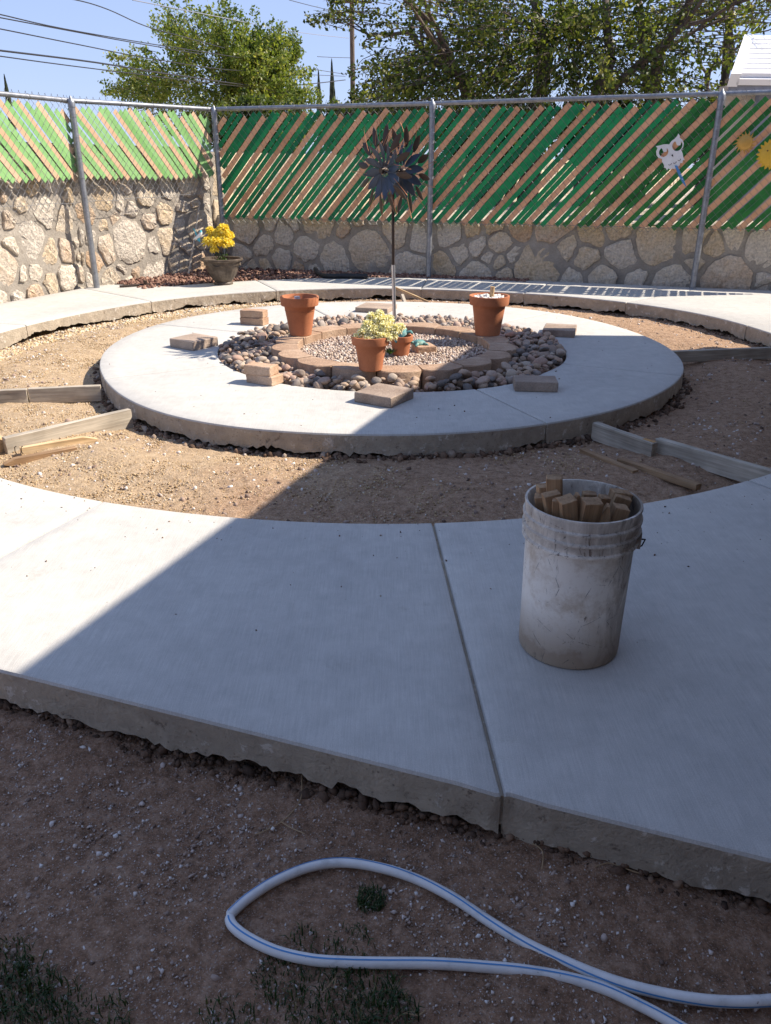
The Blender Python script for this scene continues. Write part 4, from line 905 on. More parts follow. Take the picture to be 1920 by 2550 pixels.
board('wooden_stake','fresh pointed pine stake lying against the long left form board','stake',gz(52,1126,-.085),gz(243,1094,-.085),.05,.03,MT['wood_l'],-.112,-.108,'loose stakes on the soil',point=.07)
board('wooden_stake','brown grey stake lying in front of the fresh pine stake','stake',gz(190,1118,-.09),gz(8,1152,-.09),.036,.036,MT['wood_b'],-.115,-.115,'loose stakes on the soil',point=.05)
# right pair
p1,p2=gz(1482,1050,-.03),gz(1632,1102,-.03); board('form_board','grey form board butting against the ring at the right, in shade','board',p1,p2,.09,.036,MT['wood'],-.122,-.122,FB)
p1,p2=gz(1640,1090,-.03),gz(1960,1190,-.03); board('form_board','long grey form board at the right, in shade, running to the walkway','board',p1,p2,.085,.036,MT['wood'],-.115,-.10,FB)
e_=(gz(1640,1090,-.03)-gz(1482,1050,-.03)).normalized(); c_=gp(1630,1112,-.055)
n_=V(e_.y,-e_.x,0); board('wood_cleat','short orange brown cleat at the joint of the right form boards','cleat',gz(1612,1088,-.03)+n_*.03,gz(1640,1097,-.03)+n_*.03,.088,.02,MT['wood_c'],-.118)
board('wooden_stake','brown stake lying left on the shaded soil behind the bucket','stake',gz(1582,1180,-.11),gz(1448,1124,-.11),.03,.034,MT['wood_b'],-.123,-.123,'loose stakes on the soil')
board('wooden_stake','longer brown stake lying beside the right form board','stake',gz(1738,1226,-.11),gz(1542,1150,-.11),.028,.034,MT['wood_b'],-.10,-.12,'loose stakes on the soil')
board('form_board','weathered form board crossing the soil at the right edge by the far walkway','board',gz(1672,874,-.02),gz(1990,862,-.02),.08,.036,MT['wood'],-.10,None,FB)
# back sticks
board('wooden_stake','long thin pale stake leaning on the far walkway edge behind the pole','stake',gp(1068,745,-.06),gy(985,722,8.35),.02,.014,MT['wood_l'],-.10,.0,'loose stakes on the soil')
board('wooden_stake','short stake stub sticking up behind the back slab paver','stake',gp(1010,753,-.05),gy(1000,733,7.9),.035,.03,MT['wood'],-.1,-.01,'stake stubs behind the ring')
board('wooden_stake','short stake stub leaning behind the left terracotta pot','stake',gp(764,748,-.05),gy(752,733,7.9),.035,.03,MT['wood'],-.1,.0,'stake stubs behind the ring')
# ---------------------------------------------------------------- bucket with wood scraps
BP=V(.482,1.779,0); bk_=thing('bucket','dirty white plastic bucket full of wood scraps on the walkway','bucket',BP)
H_=.408; rb0,rb1=.1275,.1335
prof=[(.001,.0),(rb0-.006,0),(rb0,.005),(rb0+.001,.02)]
def rad(z): return rb0+(rb1-rb0)*z/H_
prof+= [(rad(z),z) for z in (.08,.15,.22,.28,.310)]
prof+=[(rad(.318)+.001,.314),(rad(.318)+.0095,.316),(rad(.32)+.0095,.321),(rad(.32)+.004,.324),(rad(.345)+.004,.342),(rad(.345)+.0105,.345),(rad(.345)+.0105,.350),(rad(.35)+.0045,.353),(rad(.37)+.0045,.370),(rad(.37)+.0105,.373),(rad(.375)+.0105,.378),(rad(.38)+.005,.381),(rad(.4)+.006,.400),(rad(.405)+.0075,.404),(rad(.41)+.0065,.409),(rad(.41)+.001,.409),(rad(.4)-.002,.402),(rad(.3)-.002,.3),(rad(.1)-.002,.1),(rb0-.003,.006),(.001,.005)]
m=MB(); m.lathe(prof,72); m.build('shell',MT['bucket'],bk_,smooth=38)
for s,a in ((1,R(-14)),(-1,R(148))):
    m=MB(); d=V(math.cos(a),math.sin(a),0); e=V(-d.y,d.x,0); 
    c=d*(rad(.33)+.006)+V(0,0,.322); m.box(c,(.014,.034,.042),Matrix((d,e,V(0,0,1))).transposed()); m.build('handle_ear',MT['bucket'],bk_)
m=MB(); a=R(-12); d=V(math.cos(a),math.sin(a),0); e=V(-d.y,d.x,0); path=[]
for i in range(19):
    t=PI*i/24; rr_=.147+.009*max(0,1-i/6); path.append(d*rr_*math.cos(t)*1.0+e*(rr_*math.sin(t))+V(0,0,.318-.09*math.sin(t)**.6))
path=[d*.140+V(0,0,.318)]+path
m.tube(path,.0021,6); m.build('bail_handle',MT['black'],bk_,smooth=60)
rsb=random.Random(12)
UU=lambda x,y:(1200+x*.3121,1120+y*.3121)
scr=[(578,215,.10,.062,'upright pale offcut standing tallest at the left of the bucket',.012),(505,300,.07,.05,'grey offcut behind the tall piece in the bucket',.03),(400,375,.0,.05,'pale offcut lying at the left rim of the bucket',0),(500,375,-.03,.05,'light square offcut at the left in the bucket',-.05),(580,430,-.05,.042,'split offcut at the front left in the bucket',-.08),(670,410,-.06,.05,'broad pale offcut at the front of the bucket',-.075),(765,370,-.05,.048,'pointed stake tip near the middle of the bucket',-.06),(880,425,-.06,.055,'light offcut with ribbed grain at the front middle of the bucket',-.085),(860,360,.0,.04,'dull offcut behind the middle pieces in the bucket',.0),(980,390,-.02,.03,'thin grey offcut right of the middle in the bucket',-.03),(1005,460,-.06,.05,'dark pointed offcut at the front right in the bucket',-.075),(1110,470,-.03,.045,'rounded brown offcut low at the right in the bucket',-.055),(1125,385,.03,.05,'dark brown offcut at the right inside the bucket',.0),(1215,340,.06,.06,'wide brown offcut leaning on the right rim of the bucket',.03)]
for k,(x,y,dy,wd_,lab,dyy) in enumerate(scr):
    px,py=UU(x,y); yy=BP.y+dyy; p=gy(px,py,yy); d2=p-BP; rmax=.118; rr_=math.hypot(d2.x,d2.y)
    if rr_>rmax-.018: sc=(rmax-.018)/rr_; p=V(BP.x+d2.x*sc,BP.y+d2.y*sc,p.z)
    top=p; bot=V(BP.x+(p.x-BP.x)*.45+rsb.uniform(-.045,.045),BP.y+(p.y-BP.y)*.45+rsb.uniform(-.04,.04),.05+rsb.uniform(0,.03)); ax_=(top-bot); L=ax_.length; ax_.normalize()
    W_=wd_*(.80 if k else .62); top=top+V(0,0,.012) if k else top; D_=W_*rsb.uniform(.75,1.0)
    if 'pointed' in lab:
        m=MB(); z1=L-.055; vs=[V(a*W_/2,b*D_/2,z) for z in(0,z1) for a,b in((-1,-1),(1,-1),(1,1),(-1,1))]+[V(a*.003,b*D_*.3,L) for a,b in((-1,-1),(1,-1),(1,1),(-1,1))]
        m.add(vs,[(0,3,2,1)]+[(l*4+i,l*4+(i+1)%4,(l+1)*4+(i+1)%4,(l+1)*4+i) for l in range(2) for i in range(4)]+[(8,9,10,11)])
    else: m=rbox((W_,D_,L),.0015,.001,1,2,seed=k)
    # grain runs along the piece: build along x
    m.v=[(z-L/2,yv,-x_) for x_,yv,z in m.v]
    o=m.build('wood_offcut',MT['wood_b'] if k not in(0,2,3,7) else MT['wood_l'] if k==99 else MT['wood_b'],None,(top+bot)/2,smooth=20)
    rz=rsb.uniform(-.25,.25); zx=ax_; yx=V(-math.sin(rz),math.cos(rz),0); yx=(yx-zx*yx.dot(zx)).normalized(); xx=yx.cross(zx)
    B=Matrix((zx,yx,-xx)).transposed().to_4x4(); o.rotation_euler=B.to_euler(); tag(o,lab,'wood offcut','wood offcuts in the bucket')
# ---------------------------------------------------------------- garden hose
def smoothpath(pts,n):
    out=[]
    for i in range(len(pts)-1):
        a,b,c,d=pts[max(i-1,0)],pts[i],pts[i+1],pts[min(i+2,len(pts)-1)]
        for k in range(n):
            t=k/n; out.append(.5*((2*b)+(c-a)*t+(2*a-5*b+4*c-d)*t*t+(3*b-a-3*c+d)*t**3))
    out.append(pts[-1]); return out
hz_=-.1255; U1=[(2100,2470),(1920,2491),(1795,2494),(1680,2480),(1565,2454),(1479,2425),(1392,2388),(1306,2347),(1219,2295),(1133,2238),(1046,2193),(960,2164),(864,2148),(778,2157),(691,2191),(622,2234),(583,2268),(571,2281)]
U2=[(571,2281),(580,2306),(622,2338),(691,2370),(778,2390),(864,2396),(960,2398),(1075,2399),(1190,2406),(1306,2417),(1421,2437),(1507,2463),(1594,2503),(1669,2543),(1760,2600),(1850,2680)]
r_h=.0098
def hp(l): return [gp(x,y,hz_) for x,y in l]
A1=smoothpath(hp(U1),6); A2=smoothpath(hp(U2),6)

def sm(P):
    z=[p.z for p in P]
    for _ in range(6): z=[z[0]]+[(z[i-1]+z[i]*2+z[i+1])/4 for i in range(1,len(z)-1)]+[z[-1]]
    for p,k in zip(P,z): p.z=k

for p in A1[26:46]: p.z+=.0
full=A1+A2[1:]; ik=len(A1)-1
rad_=[r_h*(1-.35*math.exp(-((i-ik)/1.2)**2)) for i in range(len(full))]
hose=thing('garden_hose','white garden hose with a blue stripe looped and kinked on the bare soil','hose',full[ik])
m=MB(); m.tube([p-full[ik] for p in full],rad_,14); m.build('hose_body',MT['hose'],hose,smooth=60)
def stripe(P,ang,wd,sg):
    m=MB(); vs=[]
    for i,p in enumerate(P):
        t=(P[min(i+1,len(P)-1)]-P[max(i-1,0)]).normalized(); u=(V(0,0,1)-t*t.z).normalized(); v=t.cross(u)*sg
        for da in(-wd,0,wd):
            q=ang(i/len(P))+da; vs.append(p+(u*math.cos(q)+v*math.sin(q))*(r_h+.0005)-full[ik])
    m.add(vs,[(i*3+j,i*3+j+1,(i+1)*3+j+1,(i+1)*3+j) for i in range(len(P)-1) for j in range(2)]); return m.build('stripe',MT['blue'],hose,smooth=60)
stripe(A1[4:-2],lambda f:R(-95+118*min(1,f*1.35)),R(8),1); stripe(A2[2:],lambda f:R(14-10*f),R(8),1)
# ---------------------------------------------------------------- loose gravel, rubble, grass, roots
def ring_pts(N,r0,r1,a0,a1,dz=.0):
    r=np.sqrt(RS.uniform(r0*r0,r1*r1,N)); a=RS.uniform(R(a0),R(a1),N); x=C0.x+r*np.cos(a); y=C0.y+r*np.sin(a); return np.stack([x,y,soil_z(x,y)+dz],-1)
def sel(P,f): return P[f(P[:,0],P[:,1])]
P=ring_pts(70000,2.0,2.94,-175,185); dens=np.clip(.45-.75*P[:,0]+.9*noise2(P[:,0]*1.7,P[:,1]*1.7,2),.05,1); P=P[RS.uniform(0,1,len(P))<dens]
scatter('straw_gravel',P,RS.uniform(.0026,.0066,len(P)),MT['straw'],0,(.5,.9),.2)
P=ring_pts(9000,2.0,2.94,-180,180); dn=np.clip(.35+.6*noise2(P[:,0]*2,P[:,1]*2,8),.08,1); P=P[RS.uniform(0,1,len(P))<dn]
scatter('soil_grit',P,np.abs(RS.normal(.003,.004,len(P)))+.0025,MT['grit'],1,(.5,.9),.25)
P=ring_pts(2600,2.72,2.97,105,190); t=RS.beta(1.2,1.2,len(P)); scatter('pale_gravel',P,RS.uniform(.006,.016,len(P)),MT['straw'],1,(.5,.9),.22,tone=RS.uniform(.4,1.1,len(P)))
def edge_rubble(name,N,rf,a0,a1,smin,smax,dr):
    a=RS.uniform(R(a0),R(a1),N); r=np.array([rf(k) for k in a])+dr(N); x=C0.x+r*np.cos(a); y=C0.y+r*np.sin(a)
    s=smin+(smax-smin)*RS.beta(1,2.6,N); return scatter(name,np.stack([x,y,soil_z(x,y)+s*.15],-1),s,MT['rubble'],1,(.5,.9),.22)
edge_rubble('rubble',1500,rr_out,-185,5,.005,.032,lambda n:np.abs(RS.normal(0,.035,n))-.02)
edge_rubble('rubble',1500,lambda a:w_in(a),-10,200,.004,.02,lambda n:-np.abs(RS.normal(0,.035,n))+.02)
# under the front edge of the walkway
N=1700; t=RS.uniform(-.4,2.6,N); off=np.abs(RS.normal(0,.020,N))-.018; nx,ny=FE.y,-FE.x
x=FRONT.x+FE.x*t+nx*off; y=FRONT.y+FE.y*t+ny*off; s=RS.gamma(1.5,.0031,N).clip(.0018,.021)*np.where(off<.03,1,.5)
scatter('rubble',np.stack([x,y,soil_z(x,y)+s*.1+np.where(off<0,.01,0)],-1),s,MT['rubble'],1,(.45,.9),.24,tone=RS.beta(1.1,2.2,N))
N=60000; x=RS.uniform(-1.5,1.3,N); y=RS.uniform(.45,2.0,N); ok=(y<1.652-.3506*(x+.96)-.01)&(RS.uniform(0,1,N)<np.clip(.55-.28*x+.5*noise2(x*3,y*3,4),.15,1)); x,y=x[ok],y[ok]; N=len(x)
s=.0014+np.abs(RS.normal(0,.0015,N))+(RS.uniform(0,1,N)<.06)*RS.uniform(.0005,.0045,N); scatter('soil_grit',np.stack([x,y,soil_z(x,y)+s*.25],-1),s,MT['grit'],0,(.4,.9),.3,tone=RS.beta(1.7,1.3,N))
N=120; x=RS.uniform(-1.1,1.2,N); y=RS.uniform(.5,1.6,N); ok=(y<1.652-.3506*(x+.96)-.03); x,y=x[ok],y[ok]; N=len(x); s=RS.uniform(.005,.011,N); scatter('loose_stones',np.stack([x,y,soil_z(x,y)+s*.2],-1),s*.85,MT['grit'],1,(.35,.7),.34,tone=RS.uniform(.3,.95,N))
# lava rock strip between the far walkway and the walls
poly=[]
for i in range(60):
    a=R(66+66*i/59); poly.append((C0.x+3.70*math.cos(a),C0.y+3.70*math.sin(a)))
lv=thing('lava_rock_strip',kind='structure'); m=MB(); far=[]
for i in range(60):
    a=R(66+66*i/59); r=max(3.71,min(line_r(a,WB-NB*.1,EB),line_r(a,WL-NL*.1,EL),line_r(a,WA-NA*.1,EA))+.02); far.append((C0.x+r*math.cos(a),C0.y+r*math.sin(a)))
m.add([V(a,b,-.022) for a,b in poly]+[V(a,b,-.015) for a,b in far],[(i,i+1,61+i,60+i) for i in range(59)]); m.build('gravel_bed',MT['rubble'],lv)
N=4200; k=RS.uniform(0,59,N); i0=k.astype(int); f=(k-i0)[:,None]; po=np.array(poly);fa=np.array(far); A_=po[i0]*(1-f)+po[np.minimum(i0+1,59)]*f; B_=fa[i0]*(1-f)+fa[np.minimum(i0+1,59)]*f; q=RS.uniform(0.02,1,N)[:,None]; XY=A_*(1-q)+B_*q
scatter('lava_rocks',np.concatenate([XY,RS.uniform(-.012,.006,N)[:,None]],1),RS.uniform(.012,.026,N),MT['lava'],1,(.6,.95),.16,parent=lv)
# dark pipes at the wall feet
m=MB(); p=[gp(x,y,.03) for x,y in ((786,676),(795,683),(820,687),(860,687),(915,688))]; p[0].z+=.03; m.tube(smoothpath(p,5),.028,10); tag(m.build('drain_hose',MT['black'],None,smooth=60),'black flexible hose lying at the foot of the back wall','hose')
vp=gp(330,712,.01); ir=thing('irrigation_pipe','rusty irrigation pipe with a valve at the foot of the left wall','pipe',vp)
m=MB(); m.tube([gp(298,713,.015)-vp,gp(372,708,.015)-vp],.012,8); m.build('pipe',MT['darkmetal'],ir,smooth=50)
m=MB(); q=gp(362,706,.03)-vp; m.tube([q-V(0,0,.02),q+V(0,0,.03)],.02,10); m.build('valve',MT['darkmetal'],ir,smooth=50)
# crumbs of dirt on the concrete
N=260; a=RS.uniform(R(-128),R(-50),N); ra=np.array([w_in(k) for k in a]); r=ra+np.abs(RS.normal(0,.28,N))+.01; ok=r<np.array([w_out(k) for k in a])-.02; a,r=a[ok],r[ok]; N=len(a)
scatter('dirt_crumbs',np.stack([C0.x+r*np.cos(a),C0.y+r*np.sin(a),np.full(N,.0008)],-1),RS.gamma(1.5,.0011,N).clip(.0006,.005),MT['rubble'],1,(.5,.8),.25)
N=140; a=RS.uniform(-PI,PI,N); r=1.25+RS.uniform(0,.68,N); scatter('dirt_crumbs',np.stack([C0.x+r*np.cos(a),C0.y+r*np.sin(a),np.full(N,.001)],-1),RS.gamma(1.5,.0014,N).clip(.0008,.006),MT['rubble'],1,(.5,.8),.25)
# bits of grass at the bottom edge
def grass(name,spots,kind='stuff'):
    rs=random.Random(3); vs=[];fs=[];ts=[]
    for px,py,rad__,n,h in spots:
        c=gp(px,py,-.13)
        for i in range(n):
            a=rs.uniform(0,6.28); r=rad__*math.sqrt(rs.random()); x,y=c.x+r*math.cos(a),c.y+r*math.sin(a); z=SZ(x,y); hh=h*rs.uniform(.4,1.2); la=rs.uniform(0,6.28); ln=rs.uniform(.2,1.3)*hh; w_=.0011*rs.uniform(.7,1.5); dx,dy=math.cos(la),math.sin(la); o=len(vs)
            p0,p1,p2=V(x,y,z-.003),V(x+dx*ln*.4,y+dy*ln*.4,z+hh*.7),V(x+dx*ln,y+dy*ln,z+hh*rs.uniform(.6,1)); s=V(-dy,dx,0)*w_
            vs+=[p0-s,p0+s,p1+s*.8,p1-s*.8,p2]; fs+=[(o,o+1,o+2,o+3),(o+3,o+2,o+4)]; t=rs.random()*.8 if rs.random()>.06 else 1; ts+=[t,t]
    m=MB(); m.v=[tuple(p) for p in vs]; m.f=fs; m.tone=ts; m.mi=[0]*len(fs); tag(m.build(name,MT['grass'],None),kind=kind)
grass('grass',[(5,2390,.05,150,.018),(30,2460,.065,230,.02),(120,2520,.065,220,.02),(10,2540,.10,460,.025),(250,2545,.05,160,.02),(925,2232,.028,240,.018),(760,2480,.09,190,.015),(840,2510,.08,330,.02),(920,2470,.06,180,.018),(700,2430,.05,150,.016),(870,2350,.05,90,.016),(960,2540,.06,380,.022),(560,2540,.05,120,.018),(760,2330,.03,40,.018)])
for k,(lab,pts) in enumerate([('thin dry root hanging from the crack in the walkway edge',[(758,1900),(752,1935),(748,1975),(720,2010),(690,2030),(650,2045),(632,2050)]),('short dry twig on the soil near the dry root',[(700,2028),(725,2045),(758,2060)]),('dry straw stalk beside the grass at the bottom',[(955,2560),(985,2520),(1010,2505),(1040,2512),(1060,2500)]),('dry grass stalk below the walkway edge at the right',[(1480,2160),(1510,2150),(1530,2152),(1600,2170),(1650,2172)]),('dry straw curl on the soil left of centre bottom',[(800,2450),(822,2430),(835,2412),(830,2440)]),('dry twig tuft under the walkway edge right of the middle',[(1350,2160),(1352,2120),(1330,2100),(1310,2090)])]):
    p=[gp(x,y,-.11) for x,y in pts]
    for i,q in enumerate(p): q.z=SZ(q.x,q.y)+.004+(.03*max(0,1-i/2) if k==0 else .003)
    m=MB(); m.tube(smoothpath(p,4),.0012,5); tag(m.build('dry_twig',MT['dry'],None,smooth=60),lab,'twig')
# ---------------------------------------------------------------- trees
def grow(rs,p,d,l,r,depth,segs,tips,up=.05,spread=.65,bend=.18,ratio=.72):
    path=[p];rr=[r]; n=3; dd=d.copy()
    for i in range(n):
        dd=(dd+V(rs.gauss(0,bend),rs.gauss(0,bend),rs.gauss(0,bend)*.6+up)).normalized(); p=p+dd*l/n; path.append(p); rr.append(r*(1-.4*(i+1)/n))
    segs.append((path,rr,depth))
    if depth<=1: tips+=[path[-1],path[-2]]
    if depth==2: tips.append(path[-1])
    if depth==0: return
    k=rs.choice([2,3,3]) if depth>1 else 3
    for i in range(k):
        a=rs.uniform(0,6.28); o=dd.orthogonal().normalized(); o=Matrix.Rotation(a,3,dd)@o; nd=(dd+o*rs.uniform(.5,1.2)*spread).normalized()
        grow(rs,path[-1] if i<k-1 else path[-2],nd,l*rs.uniform(ratio-.12,ratio+.12),rr[-1]*.75,depth-1,segs,tips,up,spread,bend,ratio)
def leaves(tw,n,spread,size,rs,drop=None):
    "leaves set along twigs; tw holds (start, end) pairs"
    A_=np.array([t[0][:] for t in tw]); B_=np.array([t[1][:] for t in tw]); i=rs.randint(0,len(A_),n); tt=rs.normal(0,.15,len(A_))[i]
    f=rs.uniform(0,1.08,n)**.8; c=A_[i]*(1-f[:,None])+B_[i]*f[:,None]+rs.normal(0,1,(n,3))*(spread*(1.15-.7*f))[:,None]*np.array([1,1,.75])
    if drop is not None: k_=drop(c); c=c[k_]; tt=tt[k_]; n=len(c)
    Rm=rotm(n); s=size*rs.uniform(.6,1.3,n)
    q=np.array([[-.5,0,0],[0,-.34,.06],[.62,0,-.05],[0,.34,.06]]); v=np.einsum('nij,kj->nki',Rm,q)*s[:,None,None]+c[:,None,:]
    return v.reshape(-1,3),np.arange(4*n).reshape(n,4),n,tt
def tree(name,label,base,trunks,leafn,lsp,lsize,mat,seed,depth=4,drop=None,group='trees beyond the fence',ratio=.72,spread=.65,extra=None,up=.05,zcap=99,twl=.9,twr=1.0):
    rs=random.Random(seed); root=thing(name,label,'tree',base,0,group); segs=[];tips=[]
    for (off,d,l,r) in trunks: grow(rs,V(*off),V(*d).normalized(),l,r,depth,segs,tips,up=up,ratio=ratio,spread=spread)
    m=MB(); b=MB()
    for path,rr,dp in segs: (m if dp==depth else b).tube(path,rr,8 if dp>1 else 5,cap=False)
    m.build('trunk',MT['bark'],root,smooth=60); tag(b.build('branches',MT['bark'],root,smooth=60),kind='stuff')
    st=np.random.RandomState(seed)
    tips=[t for t in tips if t.z<zcap]+(extra or [])
    hub=sum(tips,V(0,0,0))/len(tips); tw=[]; b2=MB()
    for t in tips:
        st_=V(hub.x+(t.x-hub.x)*.45,hub.y+(t.y-hub.y)*.45,hub.z*.55+(t.z-hub.z)*.3+hub.z*.25) if False else t+(V(hub.x,hub.y,hub.z-1.0)-t).normalized()*twl*rs.uniform(.6,1.3)+V(rs.gauss(0,.15),rs.gauss(0,.15),rs.gauss(0,.1))*twl
        tw.append((st_,t)); b2.tube([st_,st_.lerp(t,.55)+V(rs.gauss(0,.05),rs.gauss(0,.05),.05)*twl,t],[.012*twr,.008*twr,.004*twr],3,cap=False)
    tag(b2.build('twigs',MT['bark'],root,smooth=60),kind='stuff')
    v,f,n,tt=leaves(tw,leafn,lsp,lsize,st,drop); tn=np.clip(st.normal(.5,.22,n)+tt,0,1)
    npmesh('crown',v,f,mat,tn,False,root,'stuff'); return root
def dpt(px,py,dist): d=FW+CX*((px-960)/CF)-CU*((py-1275)/CF); return V(0,0,CH)+d*(dist/d.y)
def blob(px,py,dist,rx,ry,n,rs,base): 
    "twig tips filling an ellipse of the picture at some depth"
    o=[]
    for _ in range(max(3,int(n*.8))):
        a=rs.uniform(0,6.28); q=math.sqrt(rs.random()); p=dpt(px+rx*q*math.cos(a),py+ry*q*math.sin(a),dist+rs.uniform(-.12,.12)*dist*.8); o.append(p-base)
    return o
rs=random.Random(31)
D=30.; tb=V(dpt(560,300,D).x,D,.5)
ex=[]
for px,py,rx,ry,n in ((560,130,150,75,70),(470,70,95,50,40),(640,110,110,70,50),(720,190,70,60,40),(380,180,90,60,40),(300,200,60,45,26),(330,240,90,30,26),(560,220,180,45,70),(440,30,60,35,22),(760,240,50,30,20),(650,230,120,40,40),(565,20,70,30,18),(275,120,8,40,4),(330,150,14,40,6),(620,290,200,45,60),(450,300,120,40,30)): ex+=blob(px,py,D,rx,ry,n,rs,tb)
tree('broadleaf_tree','rounded sunlit green tree beyond the fence on the left, crossed by the wires',tb,[((0,0,0),(.05,0,1),1.9,.22)],60000,.17,.10,MT['leafA'],4,5,ratio=.70,spread=.8,extra=ex,zcap=4.8,twl=1.15)
D=15.; tb=V(dpt(1330,300,D).x,D,.5); ex=[]
for px,py,rx,ry,n in ((1150,150,200,90,130),(1350,120,220,110,150),(1560,130,200,110,120),(1000,200,110,50,60),(960,215,80,30,34),(1750,110,150,90,70),(1100,40,130,50,50),(1350,20,250,50,80),(1650,20,250,50,80),(900,240,50,20,14),(1250,230,300,35,110),(1600,215,250,30,60),(1880,40,60,60,20),(930,120,50,60,10),(890,180,40,30,8),(1100,290,220,50,90),(1450,290,250,50,90),(1780,280,160,60,60),(900,300,100,45,30),(1250,350,330,30,60)): ex+=blob(px,py,D,rx,ry,n,rs,tb)
tks=[((-.6,0,0),(-.35,0,1),2.2,.16),((.0,.2,0),(.1,0,1),2.4,.19),((.9,0,0),(.25,.1,1),2.3,.17),((2.0,.3,0),(.1,-.05,1),2.4,.17),((3.1,.4,0),(.3,0,1),2.3,.15)]
tree('broadleaf_tree','large dense many stemmed tree beyond the fence on the right',tb,tks,64000,.105,.074,MT['leafB'],6,5,ratio=.74,spread=.75,extra=ex,twl=.75,twr=.8,drop=lambda c:(c[:,2]>.35)&(c[:,1]>-2.2)&~((c[:,0]>2.2)&(c[:,1]<-.9))&~((c[:,0]>4.2)&(c[:,2]<1.5)))
for k,(px,dist,rx,ry,lab) in enumerate([(640,21,150,72,'dark leafy shrub seen through the left part of the back fence'),(930,19,150,70,'dark leafy shrub seen through the back fence behind the wind spinner'),(1230,17,170,70,'dark leafy shrub seen through the back fence right of the middle post'),(1560,16,190,68,'dark leafy shrub seen through the back fence behind the owl'),(1850,15,150,70,'dark leafy shrub seen through the back fence at the right edge')]):
    c=dpt(px,300,dist); sb_=V(c.x,dist,.5); rs=random.Random(60+k); tw=[]; root=thing('shrub',lab,'shrub',sb_,0,'shrubs behind the back fence'); m=MB()
    for _ in range(110):
        a=rs.uniform(0,6.28); q=math.sqrt(rs.random()); t=dpt(px+rx*q*math.cos(a),300+ry*q*math.sin(a),dist+rs.uniform(-.6,.6))-sb_; st_=V(t.x*.7,t.y*.6,max(.1,t.z-.5)); tw.append((st_,t)); m.tube([V(t.x*.25,t.y*.2,0),st_,t],[.02,.01,.004],4,cap=False)
    tag(m.build('stems',MT['bark'],root,smooth=60),kind='stuff')
    st=np.random.RandomState(70+k); v,f,n,tt=leaves(tw,11000,.13,.085,st); npmesh('foliage',v,f,MT['leafB'],np.clip(st.normal(.35,.2,n)+tt,0,1),False,root,'stuff')
def cypress(label,px,top,wpx,dist):
    t=dpt(px,top,dist); base=V(t.x,t.y,.3); h=t.z-.3; r=wpx/2/CF*dist; root=thing('cypress_tree',label,'tree',base,0,'distant cypress trees')
    m=MB(); m.tube([V(0,0,0),V(0,0,h*.95)],[r*.3,.02],6); m.build('trunk',MT['bark'],root)
    st=np.random.RandomState(int(px)); n=2600; z=st.uniform(.02,1,n); rr=r*np.sin(np.clip(z*1.25,0,1)*PI/2)*np.clip((1-z)*3.2,0,1)**.8*np.sqrt(st.uniform(.1,1,n)); a=st.uniform(0,6.28,n); c=np.stack([rr*np.cos(a),rr*np.sin(a),z*h],-1); s=.16*st.uniform(.6,1.3,n)
    q=np.array([[-.3,0,-.5],[.3,0,-.5],[.1,0,.9],[-.1,0,.9]]); ca,sa=np.cos(a)[:,None],np.sin(a)[:,None]
    v=q[None]*s[:,None,None]; v=np.stack([-v[...,0]*sa,v[...,0]*ca,v[...,2]],-1)+c[:,None,:]
    npmesh('crown',v.reshape(-1,3),np.arange(4*n).reshape(n,4),MT['cypress'],np.clip(st.normal(.5,.25,n),0,1),False,root,'stuff')
cypress('tiny distant cypress at the far left above the fence rail',11,190,16,60)
cypress('narrow dark cypress just left of the utility pole',826,152,15,60)
cypress('shorter dark cypress between the left tree and the taller cypress',793,180,14,62)
# ---------------------------------------------------------------- utility pole and wires
D=55.; pt=dpt(875,-60,D); pb_=V(pt.x,D,.3); up_=thing('utility_pole','tall brown wooden utility pole beyond the trees','utility pole',pb_)
m=MB(); m.tube([V(0,0,0),V(0,0,pt.z-.3)],[.17,.125],12); m.build('pole',MT['bark'],up_,smooth=60)
m=MB(); m.box(V(0,-.15,dpt(875,6,D).z-.3),(2.4,.12,.12)); m.build('crossarm',MT['bark'],up_)
for x in(-1,-.4,.4,1):
    m=MB(); m.lathe([(.03,0),(.06,.05),(.05,.14),(.02,.18)],10,cap1=True); m.build('insulator',MT['greywall'],up_,V(x,-.15,dpt(875,6,D).z-.24),smooth=50)
wires=[([(60,-20),(190,0),(270,24),(360,64),(450,90),(560,120)],'thin dark wire at the upper left running into the left tree'),([(-20,34),(0,36),(160,72),(380,110),(510,130),(700,160),(860,185)],'faint overhead wire below the topmost wire at the left'),([(-20,40),(0,44),(180,78),(320,104),(500,135)],'dark overhead wire, third from the top at the left'),([(-20,70),(0,72),(200,112),(400,150),(620,178),(860,190)],'dark overhead wire, fourth from the top at the left'),([(-20,123),(0,126),(240,156),(460,190),(690,215),(860,199)],'thick dark overhead cable, second lowest at the left'),([(-20,137),(0,140),(240,172),(580,213),(780,233)],'thin overhead wire, lowest at the left'),([(330,0),(565,46),(740,80),(868,95)],'pale overhead wire crossing in front of the left tree top'),([(720,0),(790,18),(862,34)],'thin overhead wire just left of the pole top'),([(790,141),(830,143),(872,144)],'short span of wire meeting the pole between the trees')]
for k,(pts,lab) in enumerate(wires):
    n=len(pts); p=[]
    for i,(x,y) in enumerate(pts):
        f=min(max((x-0)/870.,0),1.05); p.append(dpt(x,y,1/((1-f)/13.+f/55.)))
    m=MB(); rr=.016 if 'thick' in lab else .010; sp_=smoothpath(p,5); m.tube(sp_,[rr*(.7+.3*q.y/20) for q in sp_],5,cap=False); tag(m.build('overhead_wire',MT['greywall'] if 'pale' in lab else MT['black'],None,smooth=80),lab,'wire','overhead wires')
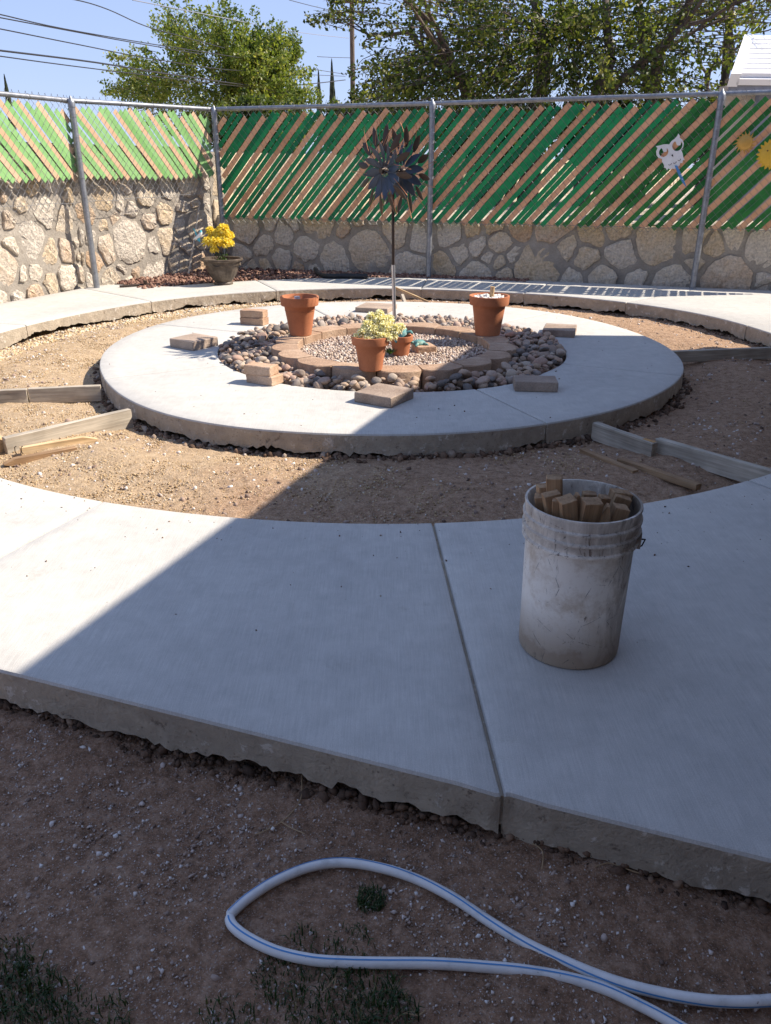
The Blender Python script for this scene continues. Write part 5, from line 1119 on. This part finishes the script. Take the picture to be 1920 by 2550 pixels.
# ---------------------------------------------------------------- neighbour's white building at the right edge
D=11.5; nb=dpt(1900,215,D); no=thing('white_building','white ribbed metal roof and pale wall of a building beyond the fence','building',V(nb.x,nb.y,.5))
org=V(nb.x,nb.y,.5)
tl,bl_=dpt(1872,92,D+.9),dpt(1840,190,D-.5); tr_,br=tl+V(6,.4,0),bl_+V(6,.4,0)
nn=(tr_-tl).cross(bl_-tl).normalized()
nn=nn if nn.y<0 else -nn
nr=8
m=MB(); m.add([p-org-nn*.03 for p in (tl,tr_,br,bl_)]+[p-org-nn*.10 for p in (tl,tr_,br,bl_)],[(0,1,2,3),(7,6,5,4),(0,4,5,1),(3,2,6,7),(0,3,7,4),(1,5,6,2)]); m.build('roof',MT['whitepanel'],no)
for i in range(nr):
    a,b=i/nr,(i+.72)/nr; q=[tl.lerp(bl_,a),tr_.lerp(br,a),tr_.lerp(br,b),tl.lerp(bl_,b)]; m=MB(); m.add([p-org-nn*.028 for p in q]+[p-org+nn*.02 for p in q],[(4,5,6,7),(0,1,5,4),(2,3,7,6),(0,4,7,3),(1,2,6,5)]); m.build('roof_rib',MT['whitepanel'],no)
m=MB(); e1=(tr_-tl).normalized(); q=[tl-e1*.11,tl+e1*.02,bl_+e1*.02,bl_-e1*.11]; m.add([p-org+nn*.03 for p in q]+[p-org-nn*.12 for p in q],[(0,1,2,3),(7,6,5,4),(0,4,5,1),(3,2,6,7),(0,3,7,4),(1,5,6,2)]); m.build('roof_edge',MT['whitepanel'],no)
m=MB(); m.box(V(bl_.x+3.2,bl_.y+.7,(bl_.z+.5)/2-.05)-org,(6.2,.3,bl_.z-.5)); m.build('wall',MT['stucco'],no)
m=MB(); m.box(V(bl_.x+.55,bl_.y+.5,(bl_.z+.5)/2-.05)-org,(.16,.16,bl_.z-.5)); m.build('corner_post',MT['greywall'],no)
m=MB(); m.box(V(bl_.x+3.0,bl_.y+.12,bl_.z-.1)-org,(6.1,.06,.12)); m.build('fascia',MT['greywall'],no)
